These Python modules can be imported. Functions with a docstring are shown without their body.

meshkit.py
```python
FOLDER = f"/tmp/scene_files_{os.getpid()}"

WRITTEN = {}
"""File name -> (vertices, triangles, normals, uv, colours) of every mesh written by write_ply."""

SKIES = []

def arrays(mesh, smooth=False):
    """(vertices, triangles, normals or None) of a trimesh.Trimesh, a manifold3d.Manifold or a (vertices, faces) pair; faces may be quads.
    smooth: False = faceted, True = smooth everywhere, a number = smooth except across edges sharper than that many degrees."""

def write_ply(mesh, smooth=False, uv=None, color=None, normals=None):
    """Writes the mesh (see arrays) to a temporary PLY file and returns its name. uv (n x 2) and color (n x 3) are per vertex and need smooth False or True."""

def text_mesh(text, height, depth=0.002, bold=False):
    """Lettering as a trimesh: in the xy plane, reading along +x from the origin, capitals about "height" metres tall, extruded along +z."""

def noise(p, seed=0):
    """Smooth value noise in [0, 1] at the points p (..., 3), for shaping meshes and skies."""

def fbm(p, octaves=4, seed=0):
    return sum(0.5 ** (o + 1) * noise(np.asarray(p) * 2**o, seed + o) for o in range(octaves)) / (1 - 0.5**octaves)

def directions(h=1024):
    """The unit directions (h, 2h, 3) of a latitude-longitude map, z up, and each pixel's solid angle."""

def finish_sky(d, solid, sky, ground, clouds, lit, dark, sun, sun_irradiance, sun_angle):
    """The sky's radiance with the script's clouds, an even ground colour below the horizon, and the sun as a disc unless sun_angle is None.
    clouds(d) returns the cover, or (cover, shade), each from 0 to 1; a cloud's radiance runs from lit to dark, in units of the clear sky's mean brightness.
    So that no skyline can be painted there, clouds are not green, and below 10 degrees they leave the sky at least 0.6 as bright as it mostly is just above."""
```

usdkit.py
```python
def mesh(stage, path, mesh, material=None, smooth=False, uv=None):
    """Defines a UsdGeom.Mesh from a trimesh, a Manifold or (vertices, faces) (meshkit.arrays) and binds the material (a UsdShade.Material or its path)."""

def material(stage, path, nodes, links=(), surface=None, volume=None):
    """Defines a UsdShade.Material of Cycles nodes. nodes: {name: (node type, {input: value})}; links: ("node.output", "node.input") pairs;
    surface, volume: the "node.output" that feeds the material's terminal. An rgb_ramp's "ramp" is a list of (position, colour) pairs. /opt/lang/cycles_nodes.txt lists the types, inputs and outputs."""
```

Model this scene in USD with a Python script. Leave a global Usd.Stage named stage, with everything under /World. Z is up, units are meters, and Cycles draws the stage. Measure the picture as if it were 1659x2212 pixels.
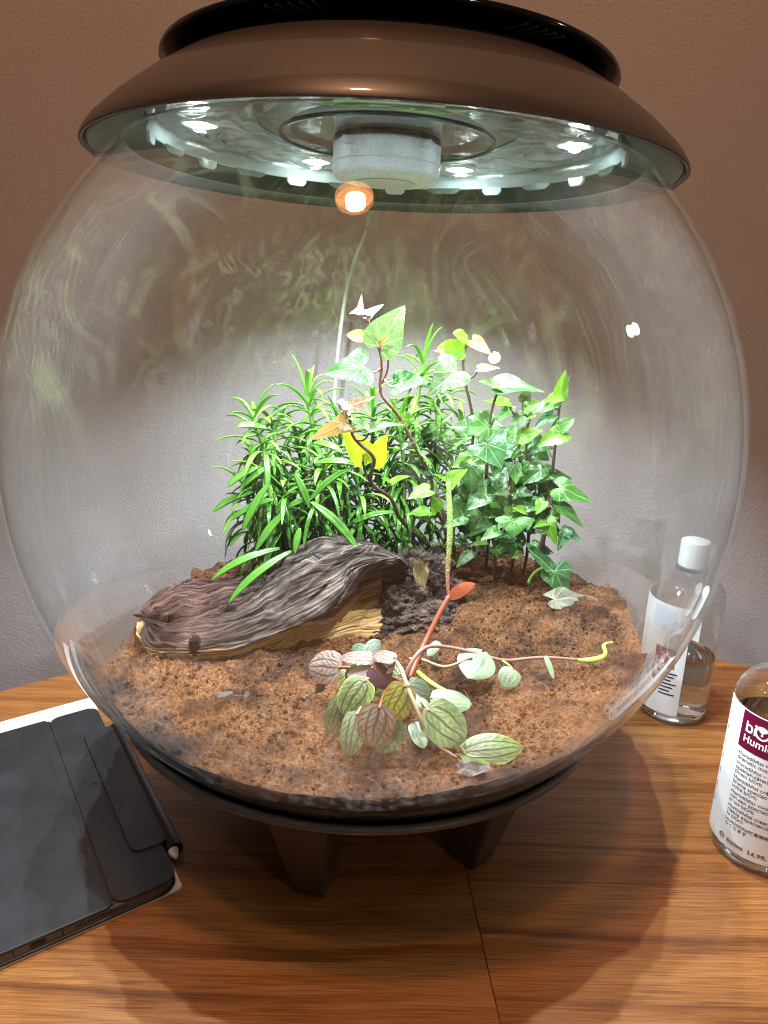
import math, glob, numpy as np, trimesh, usdkit, meshkit
from pxr import Usd, UsdGeom, UsdLux, UsdShade, Gf, Sdf, Vt
from scipy.interpolate import CubicSpline

rng = np.random.default_rng(7)
stage = Usd.Stage.CreateInMemory()
UsdGeom.SetStageUpAxis(stage, "Z")
UsdGeom.Xform.Define(stage, "/World")
UsdGeom.Scope.Define(stage, "/World/Looks")

# ------------------------------------------------------------------ camera
EYE = np.array([0, 0, 0.395]); FPX = 1500.0; PITCH = math.radians(17); ROLL = math.radians(1.3)
c_, s_ = math.cos(PITCH), math.sin(PITCH); cr, sr = math.cos(ROLL), math.sin(ROLL)
RIGHT = np.array([cr, sr * s_, sr * c_]); UP = np.array([-sr, cr * s_, cr * c_]); FWD = np.array([0, c_, -s_])
cam = UsdGeom.Camera.Define(stage, "/World/camera")
cam.CreateHorizontalApertureAttr(36.0); cam.CreateVerticalApertureAttr(48.0)
cam.CreateFocalLengthAttr(36.0 * FPX / 1659)
cam.CreateExposureAttr(0.9)
M = np.eye(4); M[0, :3], M[1, :3], M[2, :3], M[3, :3] = RIGHT, UP, -FWD, EYE
cam.AddTransformOp().Set(Gf.Matrix4d(*M.ravel().tolist()))

# where a line of sight of the photograph (1659 x 2212 grid) meets a depth or a height
def ray(x, y):
    return RIGHT * (x - 829.5) / FPX - UP * (y - 1106) / FPX + FWD
def at(x, y, Y):
    d = ray(x, y); return EYE + d * (Y / d[1])
def oz(x, y, z):
    d = ray(x, y); return EYE + d * ((z - EYE[2]) / d[2])
def proj(P):
    v = np.asarray(P, float) - EYE; f = v @ FWD
    return np.stack([829.5 + FPX * (v @ RIGHT) / f, 1106 - FPX * (v @ UP) / f], -1)

# ------------------------------------------------------------------ lamps
def sphere_light(name, pos, radius, intensity, color, cone=None, aim=None):
    l = UsdLux.SphereLight.Define(stage, "/World/lamps/" + name)
    l.CreateRadiusAttr(radius); l.CreateIntensityAttr(intensity); l.CreateColorAttr(Gf.Vec3f(*color)); l.CreateNormalizeAttr(True)
    if cone:
        sh = UsdLux.ShapingAPI.Apply(l.GetPrim()); sh.CreateShapingConeAngleAttr(cone); sh.CreateShapingConeSoftnessAttr(0.30)
    l.AddTranslateOp().Set(Gf.Vec3d(*map(float, pos)))
    if aim: l.AddRotateXYZOp().Set(Gf.Vec3f(*aim))
    return l
UsdGeom.Scope.Define(stage, "/World/lamps")
WARM = (1.0, 0.52, 0.27)
sphere_light("ceiling_lamp", (-0.17, -0.22, 2.3), 0.080, 16.5, WARM)
ring = UsdLux.DiskLight.Define(stage, "/World/lamps/ceiling_lamp_glow"); ring.CreateRadiusAttr(0.155); ring.CreateIntensityAttr(5.0); ring.CreateColorAttr(Gf.Vec3f(1.0, 0.36, 0.12)); ring.AddTranslateOp().Set(Gf.Vec3d(-0.185, -0.20, 2.36))
sphere_light("ceiling_lamp_001", (2.01, -2.24, 2.3), 0.085, 7.0, (1.0, 0.75, 0.55))
sphere_light("ceiling_lamp_002", (4.17, 0.08, 2.3), 0.10, 6.0, (1.0, 0.8, 0.65))
def tmat(deg, c):
    t = math.radians(deg); return np.array([[math.cos(t), 0, math.sin(t)], [0, 1, 0], [-math.sin(t), 0, math.cos(t)]])
CC = np.array([-0.0094, 0.5108, 0.2862])           # centre of the bowl
TILT = tmat(1.7, CC)
def T(v): return (np.asarray(v, float) - CC) @ TILT.T + CC
LEDS = [(0.124, math.radians(a)) for a in (0, 62, 118, 180, 242, 298)]
for i, (r, a) in enumerate(LEDS):
    p = T([CC[0] + r * math.cos(a), CC[1] + r * math.sin(a), 0.4935])
    sphere_light("led_lamp_%03d" % i, p, 0.004, 1.25, (0.80, 0.92, 1.0), 61)
dome = UsdLux.DomeLight.Define(stage, "/World/room_light")
dm = usdkit.material(stage, "/World/Looks/room_light", {"b": ("background_shader", {"color": (1.0, 0.72, 0.55), "strength": 0.032})}, surface="b.background")
UsdShade.MaterialBindingAPI.Apply(dome.GetPrim()).Bind(dm)

# ------------------------------------------------------------------ helpers
used = {}
def numbered(parent, name):
    k = (parent, name); n = used.get(k, -1) + 1; used[k] = n
    return name if n == 0 else "%s_%03d" % (name, n)
def path_of(name, parent=None):
    base = str(parent.GetPath()) if parent is not None else "/World"
    return base + "/" + numbered(base, name)
def tag(o, label=None, cat=None, group=None, kind=None):
    p = o.GetPrim() if hasattr(o, "GetPrim") else o
    for k, v in (("label", label), ("category", cat), ("group", group), ("kind", kind)):
        if v: p.SetCustomDataByKey(k, v)
    return p
def thing(name, label, cat, loc=(0, 0, 0), group=None):
    x = UsdGeom.Xform.Define(stage, path_of(name)); x.AddTranslateOp().Set(Gf.Vec3d(*map(float, loc)))
    tag(x, label, cat, group); p = x.GetPrim(); LOC[str(p.GetPath())] = np.array(loc, float); return p
LOC = {}
def obj(name, mesh, mat, parent=None, smooth=40, uv=None, label=None, cat=None, group=None, kind=None):
    path = path_of(name, parent)
    if hasattr(mesh, "to_mesh"):
        m = mesh.to_mesh(); mesh = (np.array(m.vert_properties[:, :3]), np.array(m.tri_verts))
    v, f = (mesh.vertices, mesh.faces) if isinstance(mesh, trimesh.Trimesh) else mesh
    off = np.zeros(3)
    if parent is not None: off = LOC["/World/" + str(parent.GetPath()).split("/")[2]] if "/World/" + str(parent.GetPath()).split("/")[2] in LOC else off
    v = np.asarray(v, float) - off
    m = usdkit.mesh(stage, path, (v, np.asarray(f)), mat, smooth=smooth, uv=uv)
    if label or kind: tag(m, label, cat, group, kind)
    return m.GetPrim()
def cat_mesh(ms):
    vs, fs, n = [], [], 0
    for v, f in ms:
        f = np.asarray(f)
        if f.shape[1] == 4: f = np.vstack([f[:, [0, 1, 2]], f[:, [0, 2, 3]]])
        vs.append(np.asarray(v, float)); fs.append(f + n); n += len(v)
    return np.vstack(vs), np.vstack(fs)
def grid_faces(n, m, wrap=False):
    i = np.arange(n - 1)[:, None]; j = np.arange(m if wrap else m - 1)[None]
    a = i * m + j; b = i * m + (j + 1) % m
    return np.stack([a, b, b + m, a + m], -1).reshape(-1, 4)
def spline(pts, n):
    pts = np.asarray(pts, float); d = np.r_[0, np.cumsum(np.linalg.norm(np.diff(pts[:, :3], axis=0), axis=1))]
    if len(pts) == 2: return np.linspace(pts[0], pts[1], n)
    return CubicSpline(d, pts)(np.linspace(0, d[-1], n))
def tube(pts, r, sides=7, n=None, cap=True):
    pts = np.asarray(pts, float)
    if n: pts = spline(pts, n)
    r = np.interp(np.linspace(0, 1, len(pts)), np.linspace(0, 1, len(np.atleast_1d(r))), np.atleast_1d(r))
    t = np.gradient(pts, axis=0); t /= np.linalg.norm(t, axis=1)[:, None] + 1e-12
    u = np.cross(t[0], [0.3, 0.2, 1]); u /= np.linalg.norm(u); V = []
    for k in range(len(pts)):
        u = u - t[k] * (u @ t[k]); u /= np.linalg.norm(u); w = np.cross(t[k], u)
        a = np.arange(sides) * 2 * np.pi / sides
        V.append(pts[k] + r[k] * (np.cos(a)[:, None] * u + np.sin(a)[:, None] * w))
    v = np.vstack(V); q = grid_faces(len(pts), sides, True)
    f = np.vstack([q[:, [0, 1, 2]], q[:, [0, 2, 3]]])
    if cap:
        e = []
        for k0, flip in ((0, 1), ((len(pts) - 1) * sides, 0)):
            for j in range(1, sides - 1): e.append([k0, k0 + j + 1, k0 + j] if flip else [k0, k0 + j, k0 + j + 1])
        f = np.vstack([f, e])
    return v, f
def lathe(prof, n=128, center=(0, 0), closed=False):
    prof = np.asarray(prof, float); a = np.arange(n) * 2 * np.pi / n
    v = np.stack([prof[:, 0][:, None] * np.cos(a) + center[0], prof[:, 0][:, None] * np.sin(a) + center[1], np.repeat(prof[:, 1][:, None], n, 1)], -1)
    k = len(prof); v = v.reshape(-1, 3)
    q = grid_faces(k, n, True)
    if closed:
        j = np.arange(n); q = np.vstack([q, np.stack([(k - 1) * n + j, (k - 1) * n + (j + 1) % n, (j + 1) % n, j], -1)])
    return v, np.vstack([q[:, [0, 1, 2]], q[:, [0, 2, 3]]])
def rbox(lo, hi, r=0.001, seg=3):
    """a box with rounded edges"""
    lo, hi = np.array(lo, float), np.array(hi, float); b = trimesh.creation.box(bounds=[lo, hi])
    import manifold3d as m3
    pts = []
    s = trimesh.creation.icosphere(1 if seg < 3 else 2, r).vertices
    for c in trimesh.bounds.corners([lo + r, hi - r]): pts.append(s + c)
    return m3.Manifold.hull_points(np.vstack(pts).astype(np.float32))
def arr(m):
    if hasattr(m, "to_mesh"):
        x = m.to_mesh(); return np.array(x.vert_properties[:, :3], float), np.array(x.tri_verts)
    return m

def mat(name, nodes, links=(), surface="p.BSDF"):
    return usdkit.material(stage, "/World/Looks/" + name, nodes, links, surface=surface)
def plain(name, col, rough=0.5, **kw):
    return mat(name, {"p": ("principled_bsdf", {"base_color": col, "roughness": rough, **kw})})
BLACK_GLOSS = plain("black_gloss", (0.006, 0.006, 0.007), 0.08)
BLACK_SATIN = plain("black_satin", (0.013, 0.011, 0.011), 0.32)
STAND_BROWN = plain("stand_brown", (0.060, 0.047, 0.044), 0.35)
WHITE_PLASTIC = plain("white_plastic", (0.62, 0.66, 0.64), 0.3)
LABEL_WHITE = plain("label_white", (0.78, 0.77, 0.78), 0.4)
MAROON = plain("maroon_print", (0.13, 0.004, 0.03), 0.4)
INK = plain("dark_ink", (0.03, 0.025, 0.03), 0.5)
WHITE_INK = plain("white_ink", (0.85, 0.85, 0.85), 0.5)
BLUE_PATCH = plain("blue_patch", (0.05, 0.25, 0.55), 0.4)

def pane(name, f0=0.04, tint=(1, 1, 1), rough=0.0, smear_haze=None, gloss=(1, 1, 1)):
    """clear plastic or glass wall: sees through, reflects more at grazing angles; optional wiped smears plus a painted reflected haze"""
    n = {"lw": ("layer_weight", {"blend": 0.5}), "pw": ("math", {"math_type": "power", "value2": 4.2}),
         "ma": ("math", {"math_type": "multiply_add", "value2": 1.0 - f0, "value3": f0}),
         "t": ("transparent_bsdf", {"color": tint}), "g": ("glossy_bsdf", {"color": gloss, "roughness": rough}), "m": ("mix_closure", {})}
    l = [("lw.facing", "pw.value1"), ("pw.value", "ma.value1"), ("ma.value", "m.fac"), ("t.BSDF", "m.closure1"), ("g.BSDF", "m.closure2")]
    if smear_haze and name == "bowl_acrylic":                             # painted green reflections of the plants in swirls, on top of the fine smears
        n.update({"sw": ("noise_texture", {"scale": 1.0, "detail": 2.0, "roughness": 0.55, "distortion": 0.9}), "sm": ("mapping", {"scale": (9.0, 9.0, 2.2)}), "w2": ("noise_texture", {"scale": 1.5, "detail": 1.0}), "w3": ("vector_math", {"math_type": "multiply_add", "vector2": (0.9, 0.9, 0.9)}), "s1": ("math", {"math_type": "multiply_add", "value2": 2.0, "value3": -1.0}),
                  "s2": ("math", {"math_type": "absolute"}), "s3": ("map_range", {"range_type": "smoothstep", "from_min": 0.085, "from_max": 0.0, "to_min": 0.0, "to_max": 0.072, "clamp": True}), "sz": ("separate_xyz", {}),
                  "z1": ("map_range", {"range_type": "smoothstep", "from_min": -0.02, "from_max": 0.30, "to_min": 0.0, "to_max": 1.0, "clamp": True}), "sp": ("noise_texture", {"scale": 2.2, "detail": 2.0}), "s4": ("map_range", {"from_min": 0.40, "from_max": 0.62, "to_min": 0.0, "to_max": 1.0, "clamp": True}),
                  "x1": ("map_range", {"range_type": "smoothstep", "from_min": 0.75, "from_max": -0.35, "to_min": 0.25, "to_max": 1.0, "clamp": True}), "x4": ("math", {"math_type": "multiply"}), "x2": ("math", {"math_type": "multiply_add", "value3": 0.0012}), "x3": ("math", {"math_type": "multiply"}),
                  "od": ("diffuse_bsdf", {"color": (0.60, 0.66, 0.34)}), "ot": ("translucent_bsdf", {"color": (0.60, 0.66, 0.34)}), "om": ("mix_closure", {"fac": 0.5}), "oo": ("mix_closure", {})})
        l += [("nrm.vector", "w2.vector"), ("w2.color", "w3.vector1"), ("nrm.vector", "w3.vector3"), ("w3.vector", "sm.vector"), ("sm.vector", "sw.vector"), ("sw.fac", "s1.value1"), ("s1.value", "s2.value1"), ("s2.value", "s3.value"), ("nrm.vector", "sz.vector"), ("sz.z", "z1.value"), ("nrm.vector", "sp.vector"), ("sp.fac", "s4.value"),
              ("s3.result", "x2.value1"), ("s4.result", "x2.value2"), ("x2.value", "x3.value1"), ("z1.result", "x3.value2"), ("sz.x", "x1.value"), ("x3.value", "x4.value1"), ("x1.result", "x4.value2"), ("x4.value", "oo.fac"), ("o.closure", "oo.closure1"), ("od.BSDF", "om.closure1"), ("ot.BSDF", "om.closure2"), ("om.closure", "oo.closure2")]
    if smear_haze:
        n.update({"tc": ("texture_coordinate", {}),
                  "v0": ("vector_math", {"math_type": "subtract", "vector2": tuple(CC)}), "nrm": ("vector_math", {"math_type": "normalize"}),
                  "warp": ("noise_texture", {"scale": 2.2, "detail": 2.0}), "wm": ("vector_math", {"math_type": "multiply_add", "vector2": (0.22, 0.22, 0.22)}),
                  "mp": ("mapping", {"scale": (46.0, 46.0, 1.7)}), "nz": ("noise_texture", {"scale": 1.0, "detail": 5.0, "roughness": 0.62}),
                  "r1": ("map_range", {"from_min": 0.47, "from_max": 0.78, "to_min": 0.0, "to_max": smear_haze, "clamp": True}),
                  "pt": ("noise_texture", {"scale": 3.0, "detail": 3.0}), "r2": ("map_range", {"from_min": 0.38, "from_max": 0.7, "to_min": 0.15, "to_max": 1.0, "clamp": True}),
                  "mu": ("math", {"math_type": "multiply"}), "ad": ("math", {"math_type": "add", "value2": smear_haze * 0.03}),
                  "d": ("diffuse_bsdf", {"color": (0.8, 0.82, 0.8)}), "tr": ("translucent_bsdf", {"color": (0.8, 0.82, 0.8)}), "dt": ("mix_closure", {"fac": 0.5}), "o": ("mix_closure", {}), "fp": ("math", {"math_type": "power", "value2": 2.0}), "fm": ("math", {"math_type": "multiply_add", "value2": 3.0, "value3": 0.30}), "fo": ("math", {"math_type": "multiply", "use_clamp": True})})
        l += [("tc.object", "v0.vector1"), ("v0.vector", "nrm.vector1"), ("nrm.vector", "warp.vector"), ("warp.color", "wm.vector1"), ("nrm.vector", "wm.vector3"),
              ("wm.vector", "mp.vector"), ("mp.vector", "nz.vector"), ("nz.fac", "r1.value"), ("nrm.vector", "pt.vector"), ("pt.fac", "r2.value"),
              ("r1.result", "mu.value1"), ("r2.result", "mu.value2"), ("mu.value", "ad.value1"), ("lw.facing", "fp.value1"), ("fp.value", "fm.value1"), ("ad.value", "fo.value1"), ("fm.value", "fo.value2"), ("fo.value", "o.fac"),
              ("d.BSDF", "dt.closure1"), ("tr.BSDF", "dt.closure2"), ("m.closure", "o.closure1"), ("dt.closure", "o.closure2")]
        return mat(name, n, l, "oo.closure" if "oo" in n else "o.closure")
    return mat(name, n, l, "m.closure")

# ------------------------------------------------------------------ the wall and the table
WALL = mat("wall_plaster", {
    "g": ("geometry", {}), "n1": ("noise_texture", {"scale": 300.0, "detail": 3.0, "roughness": 0.55}), "n2": ("noise_texture", {"scale": 70.0, "detail": 3.0}),
    "n3": ("noise_texture", {"scale": 2.5, "detail": 3.0}), "a": ("math", {"math_type": "multiply_add", "value2": 0.5}),
    "b": ("bump", {"strength": 0.42, "distance": 0.0022}), "r": ("rgb_ramp", {"ramp": [(0.3, (0.350, 0.312, 0.316)), (0.7, (0.400, 0.358, 0.362))]}),
    "p": ("principled_bsdf", {"roughness": 0.75})},
    [("g.position", "n1.vector"), ("g.position", "n2.vector"), ("g.position", "n3.vector"), ("n2.fac", "a.value1"), ("n1.fac", "a.value3"), ("a.value", "b.height"),
     ("b.normal", "p.normal"), ("n3.fac", "r.fac"), ("r.color", "p.base_color")])
w = trimesh.creation.box(bounds=[[-2.2, 0.83, -0.8], [2.2, 0.95, 2.4]])
obj("wall", w, WALL, smooth=False, label="matte grey-brown textured plaster wall behind the table", cat="wall", kind="structure")

def wood(name, seed, shift):
    return mat(name, {
        "g": ("geometry", {}), "mp": ("mapping", {"location": (seed, seed * 0.7, 0), "rotation": (0, 0, 0.02), "scale": (1.3, 60.0, 1.0)}),
        "w": ("noise_texture", {"scale": 2.0, "detail": 2.0}), "wv": ("vector_math", {"math_type": "multiply_add", "vector2": (0.06, 0.06, 0.0)}),
        "n1": ("noise_texture", {"scale": 1.0, "detail": 8.0, "roughness": 0.70, "distortion": 0.8}),
        "mp2": ("mapping", {"location": (seed * 2, 3.0, 0), "scale": (22.0, 1100.0, 1.0)}), "n2": ("noise_texture", {"scale": 1.0, "detail": 3.0, "roughness": 0.6}),
        "mp3": ("mapping", {"location": (seed, 9.0, 0), "scale": (0.8, 46.0, 1.0)}), "n3": ("noise_texture", {"scale": 1.0, "detail": 2.0, "distortion": 1.2}),
        "r": ("rgb_ramp", {"ramp": [(0.20, (0.17, 0.062, 0.017)), (0.40, (0.250, 0.098, 0.027)), (0.54, (0.330, 0.140, 0.041)), (0.76, (0.40, 0.190, 0.062))]}),
        "pr": ("rgb_ramp", {"ramp": [(0.36, (0.50, 0.42, 0.38)), (0.56, (1, 1, 1))]}),
        "dk": ("rgb_ramp", {"ramp": [(0.28, (0.50, 0.42, 0.38)), (0.44, (1, 1, 1))]}),
        "m": ("mix", {"mix_type": "multiply", "fac": 0.9}), "m2": ("mix", {"mix_type": "multiply", "fac": 1.0}),
        "b": ("bump", {"strength": 0.12, "distance": 0.0006}), "rr": ("map_range", {"to_min": 0.30, "to_max": 0.42}),
        "p": ("principled_bsdf", {"specular_ior_level": 0.42})},
        [("g.position", "w.vector"), ("w.color", "wv.vector1"), ("g.position", "wv.vector3"), ("wv.vector", "mp.vector"), ("mp.vector", "n1.vector"), ("n1.fac", "r.fac"),
         ("g.position", "mp2.vector"), ("mp2.vector", "n2.vector"), ("n2.fac", "pr.fac"), ("wv.vector", "mp3.vector"), ("mp3.vector", "n3.vector"), ("n3.fac", "dk.fac"),
         ("r.color", "m.color1"), ("pr.color", "m.color2"), ("m.color", "m2.color1"), ("dk.color", "m2.color2"), ("m2.color", "p.base_color"),
         ("n2.fac", "b.height"), ("b.normal", "p.normal"), ("n1.fac", "rr.value"), ("rr.result", "p.roughness")])
from shapely.geometry import Point, Polygon, box as sbox
table = thing("table", "round polished wooden table with streaky brown grain and a seam between its two leaves", "table")
disc = Point(0.088, 0.025).buffer(0.77, 96)
xa, xb = 0.0642, 0.0730                                    # the seam runs towards the viewer
seam = lambda y: xa + (xb - xa) * (0.42 - y) / 0.125
left = Polygon([(-2, -2), (seam(-2), -2), (seam(2), 2), (-2, 2)]); right = Polygon([(seam(-2) + 0.0004, -2), (2, -2), (2, 2), (seam(2) + 0.0004, 2)])
for half, m_ in ((left, wood("wood_left", 1.3, 0)), (right, wood("wood_right", 5.9, 0))):
    inner = disc.intersection(half); top = inner.buffer(-0.0001).simplify(0.0001)
    a = trimesh.creation.extrude_polygon(top, 0.028, engine="earcut"); a.apply_translation([0, 0, -0.028])
    obj("table_leaf", a, m_, table, smooth=30)
obj("seam_strip", trimesh.creation.box(bounds=[[0.03, -0.7, -0.03], [0.12, 0.75, -0.0285]]), STAND_BROWN, table, smooth=False)
obj("pedestal", lathe([[0.001, -0.74], [0.28, -0.74], [0.26, -0.70], [0.06, -0.62], [0.05, -0.12], [0.20, -0.031], [0.001, -0.031]], 48, (0.088, 0.025)), wood("wood_leg", 3.1, 0), table)

# ------------------------------------------------------------------ bowl, stand, lid
GLASS = pane("bowl_acrylic", 0.050, (0.985, 0.992, 0.985), 0.0, smear_haze=0.035)
def ell(rx, rz, z0, z1, n):
    th = np.linspace(math.asin((z0 - CC[2]) / rz), math.asin((z1 - CC[2]) / rz), n)
    return np.stack([rx * np.cos(th), CC[2] + rz * np.sin(th)], 1)
outer = ell(0.25, 0.26, 0.0275, 0.478, 110); inner = ell(0.2465, 0.2565, 0.031, 0.478, 110)[::-1]
v, f = lathe(np.vstack([outer, inner]), 200, CC[:2])
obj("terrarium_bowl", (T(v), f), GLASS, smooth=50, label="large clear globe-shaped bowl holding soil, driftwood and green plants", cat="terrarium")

stand = thing("terrarium_stand", "dark brown dish-shaped stand on short tapered legs under the globe bowl", "stand")
dish = [[0.001, 0.020], [0.06, 0.024], [0.11, 0.042], [0.15, 0.068], [0.176, 0.094], [0.184, 0.1015], [0.1868, 0.1045], [0.1868, 0.1065], [0.1845, 0.1075], [0.182, 0.1065], [0.175, 0.099], [0.15, 0.075], [0.11, 0.0475], [0.06, 0.0285], [0.001, 0.0235]]
v, f = lathe(dish, 180, CC[:2]); obj("dish", (T(v), f), BLACK_SATIN, stand, smooth=50)
v, f = lathe([[0.1868, 0.1035], [0.1885, 0.1045], [0.1888, 0.106], [0.1878, 0.1078], [0.1855, 0.1084], [0.1840, 0.1076], [0.1850, 0.1060]], 180, CC[:2], closed=True); obj("rim", (T(v), f), STAND_BROWN, stand, smooth=60)
import manifold3d as m3
def leg(az, top_r, foot):
    d = np.array([math.sin(az), -math.cos(az), 0]); tn = np.array([-d[1], d[0], 0]); c = np.array([CC[0] - 0.004, CC[1], 0]); P = []
    s = trimesh.creation.icosphere(2, 0.003).vertices
    for r0, z, th in ((0.078, 0.075, 0.018), (top_r, 0.092, 0.020)):
        for k in (-1, 1): P.append(s + c + d * r0 + tn * k * th + [0, 0, z])
    for r0 in (0.107, 0.132):
        for k in (-1, 1): P.append(s + c + d * r0 + tn * k * 0.0085 + [0, 0, 0.003])
    return m3.Manifold.hull_points(np.vstack(P).astype(np.float32))
for az in (-14, 43, 166, 223): obj("leg", leg(math.radians(az), 0.158, 0), STAND_BROWN, stand, smooth=40)

LID_GREY = mat("lid_metallic", {"g": ("geometry", {}), "n": ("noise_texture", {"scale": 9.0, "detail": 3.0}), "r": ("rgb_ramp", {"ramp": [(0.3, (0.037, 0.027, 0.024)), (0.7, (0.044, 0.032, 0.029))]}),
    "p": ("principled_bsdf", {"roughness": 0.42, "coat_weight": 0.35, "coat_roughness": 0.04})}, [("g.position", "n.vector"), ("n.fac", "r.fac"), ("r.color", "p.base_color")])
LINER = plain("liner_green_reflection", (0.060, 0.080, 0.062), 0.2)  # dark green tone paints the plants mirrored in the lining
RING = plain("ring_plastic", (0.36, 0.41, 0.42), 0.16)
REFL = mat("reflector", {"g": ("geometry", {}), "n": ("noise_texture", {"scale": 55.0, "detail": 2.0, "distortion": 1.2}), "b": ("bump", {"strength": 0.8, "distance": 0.006}), "p": ("principled_bsdf", {"base_color": (0.50, 0.56, 0.53), "metallic": 0.75, "roughness": 0.16})}, [("g.position", "n.vector"), ("n.fac", "b.height"), ("b.normal", "p.normal")])
CLEAR = pane("clear_plastic", 0.10, (0.80, 0.84, 0.82))  # darker tint paints the edges that refraction would draw
FROST = mat("frosted_plastic", {"g": ("geometry", {}), "n": ("noise_texture", {"scale": 1300.0, "detail": 2.0}), "b": ("bump", {"strength": 0.35, "distance": 0.0006}),
    "r": ("rgb_ramp", {"ramp": [(0.35, (0.62, 0.66, 0.72)), (0.65, (0.90, 0.93, 0.98))]}),
    "p": ("principled_bsdf", {"roughness": 0.35, "subsurface_weight": 0.5, "subsurface_scale": 0.012})},
    [("g.position", "n.vector"), ("n.fac", "b.height"), ("b.normal", "p.normal"), ("n.fac", "r.fac"), ("r.color", "p.base_color")])
SMOKE = plain("smoked_plastic", (0.06, 0.065, 0.07), 0.2)
LED_ON = mat("led_lit", {"e": ("emission", {"color": (0.86, 1.0, 0.98), "strength": 140.0})}, surface="e.emission")
lid = thing("terrarium_hood", "glossy brown flared hood with black vented cap and lamps, atop the globe bowl", "hood")
TL = tmat(1.7, CC)
def TLid(v): return (np.asarray(v, float) - CC) @ TL.T + CC
def lid_obj(name, prof, m_, closed=True, n=180, sm=45, parent=None):
    v, f = lathe(prof, n, CC[:2], closed); return obj(name, (TLid(v), f), m_, parent or lid, smooth=sm)
so = [[0.1895, 0.4746], [0.1885, 0.4775], [0.184, 0.4835], [0.172, 0.4945], [0.155, 0.5075], [0.138, 0.5185], [0.118, 0.5275], [0.095, 0.534]]
si = [[0.095, 0.531], [0.118, 0.5245], [0.138, 0.5155], [0.155, 0.5045], [0.172, 0.4915], [0.1865, 0.4760], [0.1875, 0.4740], [0.1886, 0.4738]]
shell = lid_obj("shell", so + si, LID_GREY)
lid_obj("shell_lining", [[0.1855, 0.4755], [0.171, 0.4905], [0.154, 0.5035], [0.1535, 0.5025], [0.170, 0.4895], [0.1845, 0.4748]], LINER)
cap = lid_obj("cap", [[0.100, 0.5335], [0.118, 0.5285], [0.136, 0.5262], [0.141, 0.5262], [0.1428, 0.5272], [0.1430, 0.5284], [0.1424, 0.5296], [0.10, 0.5385], [0.001, 0.541], [0.001, 0.5345]], BLACK_GLOSS, closed=False)
VENT_GLINT = plain("vent_glint_grey", (0.30, 0.32, 0.36), 0.25)  # pale grey paints the LED light leaking at the vents
for a0 in (-115.5, -61.5):
    for k in range(5):
        a = math.radians(a0 + k * 2.6); u = np.array([math.cos(a), math.sin(a), 0]); t = np.array([-u[1], u[0], 0])
        b = trimesh.creation.box(bounds=[[0.1215, -0.0006, 0], [0.1385, 0.0006, 0.0012]]).copy()
        vv = CC * [1, 1, 0] + b.vertices[:, :1] * u + b.vertices[:, 1:2] * t + np.array([0, 0, 1]) * (b.vertices[:, 2:] + 0.5254 + (0.1385 - b.vertices[:, :1]) * 0.12)
        obj("vent_slot", (TLid(vv), b.faces), VENT_GLINT, cap, smooth=False)
lid_obj("lamp_tray", [[0.155, 0.5035], [0.150, 0.5035], [0.149, 0.4985], [0.095, 0.5030], [0.001, 0.5195], [0.001, 0.5225], [0.096, 0.5060], [0.155, 0.5065]], REFL)
nlr, nla = 26, 240; qa = np.arange(nla) * 2 * np.pi / nla; qr = np.linspace(.093, .1475, nlr)
Q, Rr = np.meshgrid(qa, qr); zr = .4962 + .0022 * np.sin((Rr - .093) / .0545 * 9) + .0011 * np.sin(Q * 22 + 3 * np.sin(Rr * 160)) + .0016 * (meshkit.fbm(np.stack([np.cos(Q) * Rr, np.sin(Q) * Rr, Q * 0], -1) * 60, 2, 4) - .5)
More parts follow.
